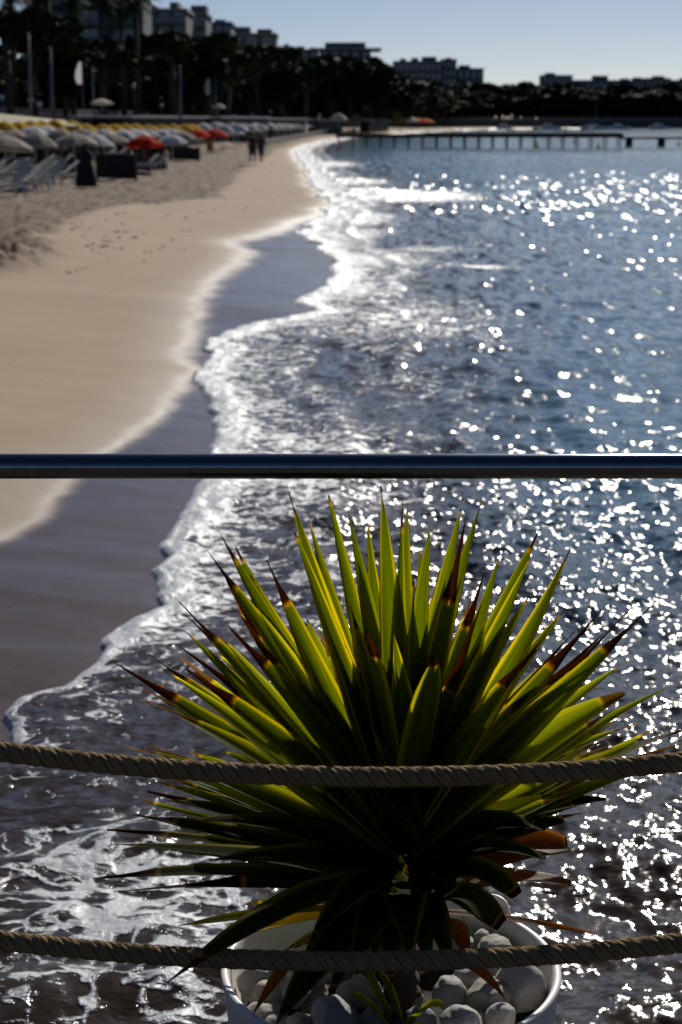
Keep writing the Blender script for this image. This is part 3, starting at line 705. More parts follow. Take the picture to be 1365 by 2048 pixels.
for px, py, Y, lb in ((5, 195, 178, 'globe lamp at the left edge'), (62, 200, 180, 'globe lamp beside the left flagpole'), (79, 208, 182, 'globe lamp between the two tall flagpoles'), (269, 172, 215, 'higher globe lamp under the palms'), (324, 210, 235, 'globe lamp under the broadest pine')):
    p = atY(px, py, Y); o = empty('street_lamp', (p.x, Y, GZ), 0, lb, 'lamp', 'globe lamps on the promenade')
    hh = p.z-GZ; MB().tube([(0, 0, 0), (0, 0, hh-.2)], [.07, .05], 8).build('post', m_pole, o)
    MB().lathe([(0, -.3), (.2, -.22), (.3, 0), (.2, .22), (0, .3)], 14, (0, 0, hh)).build('globe', m_globe, o, True)

# ------------------------------------------------------------------ far jetty
m_jet = flat('weathered jetty timber', (.022, .02, .02), .9, spec=.1)
a = atZ(676, 288, .6); JY = 196.0
def jx(px): return (px-682.5)/F*JY*.976
o = empty('jetty', (0, JY, 0), 0, 'long dark timber jetty on thin piles reaching across the water in the distance', 'jetty')
x0, x1 = jx(672), jx(1245); DZ = 1.38
MB().box(((x0+x1)/2, 0, DZ-.1), (x1-x0, 2.6, .22)).box(((x0+x1)/2, -1.34, DZ-.24), (x1-x0, .08, .25)).build('walkway', m_jet, o)
MB().box(((jx(856)+x1)/2, 2.0, DZ-.12), (x1-jx(856), 4.4, .52)).build('platform', m_jet, o)
pm = MB().tube([(0, 0, -1.8), (0, 0, DZ-.2)], .075, 8).mesh('pile'); pm.materials.append(m_jet)
for i in range(21):
    for yy in (-1.1, 1.1):
        q = link('pile', pm, None, o); q.location = (x0+.3+i*(x1-x0-.6)/20, yy, 0)
rl = MB()
rl.tube([(x0, -1.2, DZ+.95), (jx(856), -1.2, DZ+.95)], .03, 6)
for i in range(8): rl.tube([(x0+i*1.4, -1.2, DZ), (x0+i*1.4, -1.2, DZ+.95)], .03, 6)
rl.build('railing', m_jet, o)
x2, x3 = jx(1245), jx(1500)
o = empty('pontoon', ((x2+x3)/2+.3, JY+3, 0), 0, 'low dark floating pontoon running on to the right of the jetty', 'pontoon')
MB().box((0, 0, .98), (x3-x2, 2.4, .30)).build('deck', flat('wet pontoon deck', (.10, .10, .11), .22), o)
for i in range(4): MB().box((-(x3-x2)/2+1+i*3.6, 0, .3), (.5, 2.0, 1.1)).build('float', m_jet, o)
m_buoy = flat('yellow buoy plastic', (.55, .36, .03), .4)
for px, py, lb in ((1074, 295, 'yellow buoy left of the jetty end, below the piles'), (1197, 296, 'yellow buoy under the right end of the jetty'), (1358, 291, 'yellow buoy near the right edge'), (1150, 286, 'small yellow buoy between the jetty piles')):
    p = atZ(px, py, 0); o = empty('buoy', (p.x, p.y, 0), 0, lb, 'buoy', 'yellow marker buoys')
    MB().lathe([(0, -.3), (.22, -.2), (.28, 0), (.2, .2), (0, .3)], 14).build('float', m_buoy, o, True)
    MB().tube([(0, 0, .2), (0, 0, .75)], [.07, .04], 8).build('top_mark', m_buoy, o)
# loungers on the platform
for i in range(7):
    lounger(jx(868+i*52), JY+2.4, DZ+.04, math.radians(-80), 'pale lounger in the line on the jetty platform', 'loungers on the jetty platform')
# boats beyond the jetty
m_hull = flat('white hull', (.6, .6, .6), .3)
for i, (px, Y, L, mast, lb) in enumerate(((1190, 560, 9, 14, 'sailing boat with the tall mast beyond the jetty'), (1240, 575, 7, 0, 'small motor boat right of the mast beyond the jetty'), (1100, 590, 8, 0, 'motor boat moored beyond the middle of the jetty'), (1320, 590, 8, 0, 'motor boat beyond the pontoon at the far right'), (1010, 600, 7, 0, 'leftmost moored boat beyond the jetty'))):
    x = (px-682.5)/F*Y*.976; o = empty('boat', (x, Y, 0), .2*i, lb, 'boat', 'boats moored across the bay')
    mb = MB()
    for k in range(9):
        t_ = k/8; wd = 1.3*math.sin(PI*min(.93, .28+t_*.72))**.7; xx = (t_-.5)*L
        mb.v += [(xx, -wd, 1.0), (xx*.95, -wd*.6, -.1), (xx*.95, wd*.6, -.1), (xx, wd, 1.0)]
    for k in range(8):
        q = 4*k; mb.f += [(q, q+4, q+5, q+1), (q+1, q+5, q+6, q+2), (q+2, q+6, q+7, q+3), (q+3, q+7, q+4, q)]
    mb.f += [(0, 1, 2, 3), (35, 34, 33, 32)]; mb.build('hull', m_hull, o)
    MB().box((-.5, 0, 1.45), (L*.35, 1.5, .9), taper=.8).build('cabin', m_hull, o)
    if mast: MB().tube([(.3, 0, .9), (.3, 0, mast)], [.09, .05], 6).build('mast', m_pole, o)

# ------------------------------------------------------------------ people
m_skin = flat('skin', (.25, .13, .08), .6); m_navy = flat('navy shorts', (.02, .05, .14), .8); m_shirt = flat('dark shirt', (.03, .02, .022), .9); m_hair = flat('dark hair', (.03, .015, .01), .6); m_black = flat('black cloth', (.006, .006, .007), .9)
def skin_mesh(name, verts, edges, rad, mat, parent=None):
    me = bpy.data.meshes.new(name); me.from_pydata(verts, edges, []); o = link(name, me, mat, parent)
    sk = o.modifiers.new('skin', 'SKIN'); me.skin_vertices or None
    if not me.skin_vertices:
        bpy.context.view_layer.update()
    for v, r in zip(me.skin_vertices[0].data, rad): v.radius = r if isinstance(r, tuple) else (r, r)
    me.skin_vertices[0].data[0].use_root = True
    sb = o.modifiers.new('sub', 'SUBSURF'); sb.levels = 1; sb.render_levels = 1
    return o
def person(loc, rz, label, shirt, shorts, h=1.75, stride=.25):
    k = h/1.75
    V = [(0, 0, .95), (0, 0, 1.15), (0, .01, 1.40), (0, .02, 1.50), (0, .03, 1.56), (0, .03, 1.66), (0, .03, 1.73),
         (.09, 0, .90), (.10, -stride*.5, .50), (.10, -stride*.7, .09), (.10, -stride*.7-.16+.3*0, .03),
         (-.09, 0, .90), (-.10, stride*.4, .50), (-.10, stride*.9, .10), (-.10, stride*.9-.14, .04),
         (.20, .01, 1.42), (.26, .04, 1.14), (.27, -.06, .90), (.27, -.09, .80),
         (-.20, .01, 1.42), (-.26, -.04, 1.14), (-.27, -.12, .90), (-.27, -.15, .80)]
    E = [(0, 1), (1, 2), (2, 3), (3, 4), (4, 5), (5, 6), (0, 7), (7, 8), (8, 9), (9, 10), (0, 11), (11, 12), (12, 13), (13, 14), (2, 15), (15, 16), (16, 17), (17, 18), (2, 19), (19, 20), (20, 21), (21, 22)]
    R = [(.15, .10), (.13, .09), (.16, .10), .06, .06, .095, .08, .085, .055, .035, .03, .085, .055, .035, .03, .055, .04, .03, .025, .055, .04, .03, .025]
    o = skin_mesh('person', [tuple(Vector(v)*k) for v in V], E, [tuple(q*k for q in (r if isinstance(r, tuple) else (r, r))) for r in R], m_skin)
    o.location = loc; o.rotation_euler = (0, 0, rz); tag(o, label, 'person')
    q = lambda prof, nm, mt, c=(0, 0, 0): (lambda mbb: mbb)(MB().lathe(prof, 20, c)).build(nm, mt, o, True)
    sh = q([(.15*k, .92*k), (.175*k, 1.0*k), (.165*k, 1.15*k), (.19*k, 1.36*k), (.16*k, 1.46*k), (.075*k, 1.51*k)], 'shirt', shirt); sh.scale = (1.15, .75, 1)
    for sx, yy in ((.095, -.02), (-.095, .02)):
        MB().tube([(sx*k, 0, .97*k), (sx*k, yy*k-stride*.2*np.sign(sx), .62*k), (sx*k, yy*k-stride*.33*np.sign(sx), .5*k)], [.11*k, .10*k, .098*k], 12).build('shorts_leg', shorts, o, True)
    for sx in (1, -1): MB().tube([(sx*.15*k, .01, 1.43*k), (sx*.22*k, .015, 1.38*k), (sx*.25*k, .02, 1.20*k)], [.07*k, .065*k, .06*k], 10).build('sleeve', shirt, o, True)
    MB().lathe([(0, .13), (.07, .11), (.105, .05), (.11, -.02), (.09, -.07)], 16, (0, .045, 1.67*k)).build('hair', m_hair, o, True)
    return o
p = atZ(506, 328, .35); person((p.x, p.y, .35), .3, 'person in dark top walking away along the smooth sand, on the left of the pair', m_shirt, m_black, 1.78)
p = atZ(523, 326, .33); person((p.x, p.y, .33), -.2, 'person in blue shorts walking beside another on the smooth sand', m_shirt, m_navy, 1.70)
p = atZ(541, 287, .40); person((p.x, p.y, .40), 0, 'small distant person walking alone past the white parasols', m_shirt, m_black, 1.75)
p = atZ(676, 281, .25); person((p.x, p.y, .25), 0, 'dark distant person where the jetty meets the sand', m_black, m_black, 1.8)
p = atZ(708, 276, .1); person((p.x, p.y+4, .15), 0, 'tiny distant person just left of the jetty piles', m_black, m_navy, 1.7)
# robed figure standing by the windbreak
p = atZ(173, 372, .5)
o = skin_mesh('person', [(0, 0, 1.0), (0, 0, 1.2), (0, 0, 1.34), (0, -.01, 1.42), (0, -.02, 1.50), (.16, 0, 1.2), (.2, -.12, 1.0), (.08, -.25, .95), (-.16, 0, 1.2), (-.2, -.12, 1.0), (-.08, -.25, .95)],
    [(0, 1), (1, 2), (2, 3), (3, 4), (1, 5), (5, 6), (6, 7), (1, 8), (8, 9), (9, 10)], [(.13, .1), (.14, .1), .055, .09, .075, .06, .045, .03, .06, .045, .03], m_skin)
o.location = (p.x, p.y, .48); tag(o, 'person in a long black robe standing by the dark windbreaks on the left', 'person')
MB().lathe([(.40, 0), (.38, .25), (.30, .6), (.21, .95), (.19, 1.15), (.15, 1.27), (.06, 1.32)], 24).build('robe', m_black, o, True)
MB().lathe([(0, .12), (.07, .1), (.11, .03), (.11, -.06), (.08, -.14)], 16, (0, .03, 1.44)).build('headscarf', m_black, o, True)
for sx in (1, -1): MB().tube([(sx*.15, 0, 1.22), (sx*.23, -.08, 1.02), (sx*.1, -.24, .95)], [.07, .07, .06], 10).build('sleeve', m_black, o, True)

# ------------------------------------------------------------------ the deck and railing in front
RY = 2.75
def steel():
    m, t, b = newmat('brushed steel'); c = coords(t)
    b.inputs['Metallic'].default_value = 1
    t.links.new(mixc(t, pnoise(t, c, 30, 3, .6), (.12, .14, .18), (.20, .23, .28)), b.inputs['Base Color'])
    t.links.new(mixf(t, pnoise(t, c, 60, 3, .7, 0, (.05, 1, 1)), .06, .17), b.inputs['Roughness'])
    return m
m_steel = steel()
def plankmat():
    m, t, b = newmat('dark deck boards'); c = coords(t)
    t.links.new(mixc(t, pnoise(t, c, 3, 5, .65, .4, (1, 14, 1)), (.05, .032, .02), (.12, .08, .05)), b.inputs['Base Color'])
    b.inputs['Roughness'].default_value = .75; t.links.new(bump(t, pnoise(t, c, 8, 4, .6, 0, (1, 20, 1)), .002), b.inputs['Normal']); return m
m_plank = plankmat()
o = empty('deck', (0, 0, 0), 0, 'dark timber walkway the photographer stands on, behind the rail', 'deck')
mb = MB()
for i in range(36): mb.box((0, RY+.03-i*.145, 1.16), (9, .135, .04))
mb.build('planking', m_plank, o)
for sx in (-3, -1, 1, 3):
    MB().box((sx, .3, 1.04), (.1, 5, .198)).build('joist', m_plank, o)
    for yy in (-2, .4, 2.2): MB().tube([(sx, yy, -1.9), (sx, yy, .94)], .09, 12).build('pile', m_plank, o)
o = empty('ledge', (0.1, 3.2, 0), 0, 'low timber ledge outside the rail carrying the white planter', 'ledge')
mb = MB()
for i in range(6): mb.box((0, -.3+i*.115, .63), (1.6, .108, .035))
mb.build('planking', m_plank, o)
for sx in (-.6, .6): MB().box((sx, -.1, .56), (.08, .8, .10)).build('bracket', m_plank, o); MB().tube([(sx, .1, -1.9), (sx, .1, .51)], .06, 10).build('pile', m_plank, o)
rc = atY(682.5, 932.5, RY); rr = 25/F*(rc.y*cp+(H-rc.z)*sp_)
o = empty('handrail', (0, RY, 0), 0, 'thick brushed steel handrail crossing the whole view', 'railing')
MB().tube([(-3.9, -.0, rc.z), (-1.3, 0, rc.z), (0, 0, rc.z), (1.3, 0, rc.z), (3.9, 0, rc.z)], rr, 40).build('top_rail', m_steel, o, True)
for sx in (-3, -.95, .95, 3):
    MB().tube([(sx, 0, 1.18), (sx, 0, rc.z-rr+.004)], .021, 24).build('post', m_steel, o, True)
    MB().lathe([(0, 1.181), (.05, 1.181), (.05, 1.19), (.022, 1.195)], 24, (sx, 0, 0)).build('foot_plate', m_steel, o)
# ropes
def ropemat():
    m, t, b = newmat('hemp rope'); c = coords(t); u = attr(t, 'yarn')
    n = pnoise(t, c, 260, 4, .7); bigr = pnoise(t, c, 18, 3, .6)
    yr = math_(t, 'SINE', math_(t, 'MULTIPLY', u, 1.0))
    col = mixc(t, bigr, (.20, .13, .062), (.42, .285, .15)); col = mixc(t, math_(t, 'MULTIPLY', n, .6), col, (.12, .09, .06))
    t.links.new(col, b.inputs['Base Color']); b.inputs['Roughness'].default_value = .95; b.inputs['Specular IOR Level'].default_value = .1
    t.links.new(bump(t, n, .0022, 1, bump(t, yr, .0009, 1)), b.inputs['Normal'])
    return m
m_rope = ropemat()
def rope(pxs, label, seed):
    # centre line fitted through points of the sagging rope, hung between the posts
    pts = [atY(x, y, RY) for x, y in pxs]; xs = np.array([p.x for p in pts]); zs = np.array([p.z for p in pts])
    co = np.polyfit(xs, zs, 2); co2 = np.poly1d(co)
    L0, L1 = -.94, .94; R = .0172; turns = 1/.082; r = random.Random(seed)
    nS = 560; seg = 18; V = []; Fc = []; U = []
    path = [Vector((L0+(L1-L0)*i/nS, 0, float(co2(L0+(L1-L0)*i/nS)))) for i in range(nS+1)]
    for st in range(3):
        n0 = len(V)
        for i, p in enumerate(path):
            t_ = (path[min(i+1, nS)]-path[max(i-1, 0)]).normalized(); up = Vector((0, 0, 1)); b = t_.cross(up).normalized(); up = b.cross(t_)
            a = 2*PI*(p.x*turns+st/3); ctr = p + (up*math.cos(a)+b*math.sin(a))*R*.50
            da = 2*PI*turns*R*.5; tt = (t_ + (-up*math.sin(a)+b*math.cos(a))*da).normalized()
            e1 = (up*math.cos(a)+b*math.sin(a)); e1 = (e1-tt*e1.dot(tt)).normalized(); e2 = tt.cross(e1)
            for k in range(seg):
                q = 2*PI*k/seg; wob = 1+.02*math.sin(i*.31+st*2)
                V.append(tuple(ctr + (e1*math.cos(q)*.52+e2*math.sin(q)*.66)*R*wob)); U.append(q*9+i*.55)
        for i in range(nS):
            for k in range(seg):
                A = n0+i*seg+k; B = n0+i*seg+(k+1) % seg; Fc.append((A, B, B+seg, A+seg))
    nb = len(V)
    for k in range(11000):   # loose fibres
        i = r.randrange(nS); p = path[i]; a = r.uniform(0, 2*PI); d = Vector((r.gauss(0, .7), math.sin(a), math.cos(a))).normalized()
        o0 = p + Vector((0, math.sin(a), math.cos(a)))*R*.93; L = r.uniform(.002, .007)*(1 if r.random() > .03 else 2.6); sd = d.orthogonal().normalized()*.00022
        e = o0+d*L+Vector((r.gauss(0, .001), 0, r.gauss(0, .001))); n_ = len(V); V += [tuple(o0-sd), tuple(o0+sd), tuple(e)]; U += [0, 0, 0]; Fc.append((n_, n_+1, n_+2))
    me = bpy.data.meshes.new('rope'); me.from_pydata(V, [], Fc); at = me.attributes.new('yarn', 'FLOAT', 'POINT'); at.data.foreach_set('value', U)
    me.polygons.foreach_set('use_smooth', [True]*len(me.polygons))
    ro = link('rope', me, m_rope); ro.location = (0, RY, 0); tag(ro, label, 'rope', 'thick twisted ropes strung below the handrail'); return ro
rope([(0, 1503), (340, 1538), (682, 1553), (1000, 1549), (1365, 1524)], 'upper twisted hemp rope sagging across the middle of the yucca', 1)
rope([(0, 1880), (340, 1912), (640, 1925), (1000, 1912), (1365, 1887)], 'lower twisted hemp rope passing in front of the white planter rim', 2)

# ------------------------------------------------------------------ planter
PC = Vector((0.0, 3.2, 0)); PC.x = atY(782, 1930, 3.2).x; RIM = atY(782, 1930, 3.2).z
PR = .338
m_pot = flat('white planter', (.78, .73, .71), .42, var=.06, scale=5)
o = empty('planter', (PC.x, PC.y, .648), 0, 'large round white planter pot holding pebbles and the yucca', 'planter'); hh = RIM-.648
MB().lathe([(0.0, 0), (.26, 0), (.27, .006), (.30, hh*.4), (PR-.004, hh-.02), (PR, hh-.006), (PR-.003, hh), (PR-.012, hh+.001), (PR-.016, hh-.004), (PR-.022, hh-.03), (PR-.05, hh-.16), (0, hh-.16)], 128).build('pot', m_pot, o, True)
m_soil = flat('dark potting soil', (.02, .014, .01), .95, bmp=.01)
mb = MB(); nr = 18
for i in range(nr):
    for k in range(48):
        r_ = (PR-.042)*i/(nr-1); a = 2*PI*k/48; mb.v.append((r_*math.cos(a), r_*math.sin(a), hh-.115+.012*mnoise.noise(Vector((r_*math.cos(a)*14, r_*math.sin(a)*14, 0)))))
for i in range(nr-1):
    for k in range(48): k2 = (k+1) % 48; mb.f.append((i*48+k, i*48+k2, (i+1)*48+k2, (i+1)*48+k))
mb.build('soil', m_soil, o, True)
def stonemat(name, a, b_):
    m, t, b = newmat(name); c = coords(t)
    n = pnoise(t, c, 9, 6, .7, .5); n2 = pnoise(t, c, 45, 5, .7)
    oi = t.nodes.new('ShaderNodeObjectInfo').outputs['Random']
    col = mixc(t, sstep(t, n, .35, .68), a, b_); col = mixc(t, math_(t, 'MULTIPLY', n2, .25), col, tuple(x*.5 for x in a))
    col = mixc(t, math_(t, 'MULTIPLY', oi, .3), col, (.36, .33, .28))
    t.links.new(col, b.inputs['Base Color']); b.inputs['Roughness'].default_value = .62
    t.links.new(bump(t, n2, .004, .7, bump(t, n, .012, .8)), b.inputs['Normal']); return m
SM = [stonemat('grey limestone', (.58, .57, .55), (.82, .80, .77)), stonemat('beige limestone', (.56, .50, .41), (.78, .72, .62)), stonemat('bluish stone', (.38, .41, .46), (.62, .65, .70)), stonemat('white marble', (.50, .49, .47), (.68, .66, .63))]
def pebble_mesh(seed):
    bm = bmesh.new(); bmesh.ops.create_icosphere(bm, subdivisions=4, radius=1)
    r = random.Random(seed); off = Vector((r.uniform(0, 50),)*3); cuts = [(Vector((r.gauss(0, 1), r.gauss(0, 1), r.gauss(0, 1))).normalized(), r.uniform(.72, .9)) for _ in range(6)]
    for v in bm.verts:
        d = v.co.normalized(); q = 1+.16*mnoise.noise(d*1.3+off)+.05*mnoise.noise(d*3.5+off)+.012*mnoise.noise(d*11+off)
        p = d*q
        for n_, c_ in cuts:
            e = p.dot(n_)-c_
            if e > 0: p -= n_*e*.75
        v.co = p
    me = bpy.data.meshes.new('pebble'); bm.to_mesh(me); bm.free(); me.polygons.foreach_set('use_smooth', [True]*len(me.polygons)); return me
PM = [[pebble_mesh(i) for i in range(7)] for _ in range(1)][0]
PMM = {}
def pebble(px, py, rx, ry, mi, label, lift=0.0, seed=0):
    z = RIM-.045+lift; p = atZ(px, py, z); d = (p-Vector((0, 0, H))).length; sx = rx/F*d; s_ = (sx+ry/F*d)/2
    key = (seed % 7, mi)
    if key not in PMM:
        me = PM[seed % 7].copy(); me.materials.append(SM[mi]); PMM[key] = me
    ob = bpy.data.objects.new('pebble', PMM[key]); COL.objects.link(ob)
    dr = Vector((p.x-PC.x, p.y-PC.y)); mx = PR-.03-sx
    if dr.length > mx: dr = dr.normalized()*mx
    ob.location = (PC.x+dr.x, PC.y+dr.y, p.z); ob.scale = (sx, s_, min(ry/F*d*1.02, sx*1.0)); ob.rotation_euler = (random.uniform(-.25, .25), random.uniform(-.3, .3), random.uniform(-.5, .5))
    return tag(ob, label, 'pebble', 'pebbles in the white planter')
PB = [(484, 1962, 40, 34, 0, 'pale streaked pebble against the left rim of the planter', .0), (540, 1992, 40, 32, 1, 'beige pebble second from the left rim', -.01), (590, 1985, 30, 42, 2, 'bluish upright pebble beneath a hanging pale leaf', .0),
      (530, 2026, 44, 20, 0, 'flat grey pebble low at the left, against the front rim', -.02), (556, 2046, 30, 14, 0, 'small flat pebble touching the front rim at left', -.02), (665, 2036, 48, 40, 2, 'big bluish pebble in shade at the bottom centre left', .0),
      (560, 1944, 26, 18, 1, 'half hidden pebble just under the lower rope at left', -.01), (625, 1960, 34, 24, 0, 'dim pebble behind the long drooping leaf', -.01), (900, 1985, 33, 36, 0, 'rounded pebble right beside the fibrous stem', .0),
      (943, 1962, 36, 34, 0, 'pale pebble right of the stem, just under the lower rope', .0), (922, 2044, 42, 30, 0, 'oval pebble at the bottom edge right of the stem', .005), (961, 2038, 17, 19, 0, 'small pebble squeezed between two at the bottom', -.015),
      (976, 1998, 44, 36, 1, 'beige rounded pebble left of the largest one', .0), (1048, 1972, 50, 54, 0, 'largest pale pebble, with a crack, by the right rim', .01), (1003, 2036, 32, 28, 0, 'wedge shaped pebble under the largest one at the bottom', -.005),
      (1080, 1945, 30, 34, 2, 'grey pebble between the largest one and the right rim', -.02), (1012, 1856, 20, 23, 0, 'small upright pebble in front of the rear rim at right', -.0), (1040, 1882, 36, 24, 0, 'rounded pebble above the lower rope near the right rim', .0),
      (992, 1896, 34, 24, 1, 'oval pebble just above the lower rope', .0), (938, 1890, 22, 16, 0, 'little pebble by the brown dead leaf', -.01), (1000, 1926, 38, 24, 0, 'pebble mostly covered by the lower rope', -.01),
      (990, 1966, 12, 13, 3, 'tiny white pebble beside the largest one', .0), (968, 1862, 20, 14, 0, 'small pebble under the white bowl', -.01), (762, 2040, 44, 26, 2, 'dark shaded pebble at the bottom centre', -.01), (706, 1990, 34, 28, 0, 'shaded pebble left of the small shoot', -.01),
      (840, 2040, 34, 24, 2, 'dark shaded pebble under the round shoot leaf', -.01), (600, 2046, 30, 18, 0, 'shaded pebble between the bluish ones near the front rim', -.015)]
for i, q in enumerate(PB): pebble(*q, seed=i*3+1)
for i in range(40):
    a = random.uniform(0, 2*PI); r_ = (PR-.07)*math.sqrt(random.random()); x, y = PC.x+r_*math.cos(a), PC.y+r_*math.sin(a); sz = random.uniform(.022, .036)
    key = (i % 7, i % 3)
    if key not in PMM: me = PM[i % 7].copy(); me.materials.append(SM[i % 3]); PMM[key] = me
    ob = bpy.data.objects.new('pebble', PMM[key]); COL.objects.link(ob); ob.location = (x, y, RIM-.085); ob.scale = (sz, sz*.85, sz*.7); ob.rotation_euler = (random.uniform(-.3, .3), random.uniform(-.3, .3), random.uniform(0, 6))
    tag(ob, 'grey pebble of the lower layer, mostly covered by larger pebbles and leaves', 'pebble', 'lower layer pebbles in the white planter')
bp = atZ(975, 1842, RIM-.03)
o = MB().lathe([(0, -.045), (.03, -.043), (.05, -.02), (.056, .02), (.052, .02), (.046, -.016), (.026, -.037), (0, -.038)], 40).build('bowl', m_pot, None, True)
o.location = bp; o.rotation_euler = (math.radians(24), math.radians(-22), 0); tag(o, 'white curved plastic bowl tucked under the leaves at the rear right of the planter', 'bowl')

# ------------------------------------------------------------------ yucca
def leaf_material(name, green, margin, tip, sub=.5):
    m, t, b = newmat(name); u = attr(t, 'across'); v = attr(t, 'along'); br = attr(t, 'brown')
    cx = t.nodes.new('ShaderNodeCombineXYZ'); t.links.new(math_(t, 'MULTIPLY', u, 9), cx.inputs[0]); t.links.new(math_(t, 'MULTIPLY', v, 1.5), cx.inputs[1])
    oi = t.nodes.new('ShaderNodeObjectInfo').outputs['Random']; t.links.new(math_(t, 'MULTIPLY', oi, 40), cx.inputs[2])
    st = pnoise(t, cx.outputs[0], 1.0, 4, .7)
    cx2 = t.nodes.new('ShaderNodeCombineXYZ'); t.links.new(math_(t, 'MULTIPLY', u, 26), cx2.inputs[0]); t.links.new(math_(t, 'MULTIPLY', v, 2), cx2.inputs[1])
    fine = pnoise(t, cx2.outputs[0], 1.0, 2, .6)
    au = math_(t, 'ABSOLUTE', u)
    mg = sstep(t, math_(t, 'ADD', au, math_(t, 'MULTIPLY', math_(t, 'SUBTRACT', st, .5), .7)), .58, .86)
    mg = math_(t, 'MULTIPLY', mg, math_(t, 'ADD', .25, math_(t, 'MULTIPLY', oi, .75)))
    c = mixc(t, mg, green, margin)
    c = mixc(t, math_(t, 'MULTIPLY', sstep(t, fine, .4, .75), .55), c, tuple(x*.55 for x in green))
    c = mixc(t, math_(t, 'MULTIPLY', sstep(t, st, .56, .7), .45), c, margin)
    c = mixc(t, sstep(t, math_(t, 'ABSOLUTE', u), .955, .985), c, (.10, .04, .015))
    pc = coords(t); jag = pnoise(t, pc, 60, 4, .7)
    vb = math_(t, 'ADD', br, math_(t, 'MULTIPLY', math_(t, 'SUBTRACT', jag, .5), .10))
    bm_ = sstep(t, vb, .47, .53)
    tipc = mixc(t, jag, tip, tuple(x*.35 for x in tip))
    c = mixc(t, bm_, c, tipc)
    ring = math_(t, 'MULTIPLY', sstep(t, vb, .43, .48), math_(t, 'SUBTRACT', 1.0, sstep(t, vb, .50, .56)))
    c = mixc(t, math_(t, 'MULTIPLY', ring, .6), c, (.42, .30, .05))
    spk = sstep(t, pnoise(t, pc, 130, 2, .6), .70, .76); c = mixc(t, math_(t, 'MULTIPLY', spk, .5), c, (.14, .08, .02))
    t.links.new(mixc(t, 1.0, c, (.30, .30, .30), 'MULTIPLY'), b.inputs['Base Color']); b.inputs['Roughness'].default_value = .45; b.inputs['Specular IOR Level'].default_value = .10
    nb = bump(t, fine, .0012, .6); t.links.new(nb, b.inputs['Normal'])
    tr = t.nodes.new('ShaderNodeBsdfTranslucent'); g = t.nodes.new('ShaderNodeMix'); g.data_type = 'RGBA'; g.blend_type = 'MULTIPLY'; g.inputs[0].default_value = 1
    t.links.new(c, g.inputs[6]); g.inputs[7].default_value = (3.5, 3.15, .85, 1); t.links.new(g.outputs[2], tr.inputs[0]); t.links.new(nb, tr.inputs['Normal'])
    mx = t.nodes.new('ShaderNodeMixShader'); t.links.new(mixf(t, bm_, sub, sub*.75), mx.inputs[0])
    t.links.new(b.outputs[0], mx.inputs[1]); t.links.new(tr.outputs[0], mx.inputs[2]); t.links.new(mx.outputs[0], t.nodes['Material Output'].inputs[0])
    return m
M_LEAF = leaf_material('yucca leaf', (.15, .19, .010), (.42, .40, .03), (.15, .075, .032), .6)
M_SHADED = leaf_material('shaded yucca leaf', (.065, .088, .008), (.27, .27, .025), (.10, .05, .02), .46)  # darker, less translucent leaf copy with the dense crown's shade painted in
M_SHADED.node_tree.nodes['Principled BSDF'].inputs['Specular IOR Level'].default_value = .03
M_SHADED.node_tree.nodes['Principled BSDF'].inputs['Roughness'].default_value = .65
M_DEAD = leaf_material('dead yucca leaf', (.26, .14, .05), (.34, .22, .08), (.14, .07, .03), .38)
M_YEL = leaf_material('yellowed leaf', (.50, .42, .10), (.62, .52, .20), (.40, .20, .06), .5)
AX = atY(805, 1700, 3.22); yroot = empty('yucca', (AX.x, AX.y, RIM-.11), 0, 'spiky variegated yucca with brown leaf tips growing in the white planter', 'plant')
YO = Vector(yroot.location)
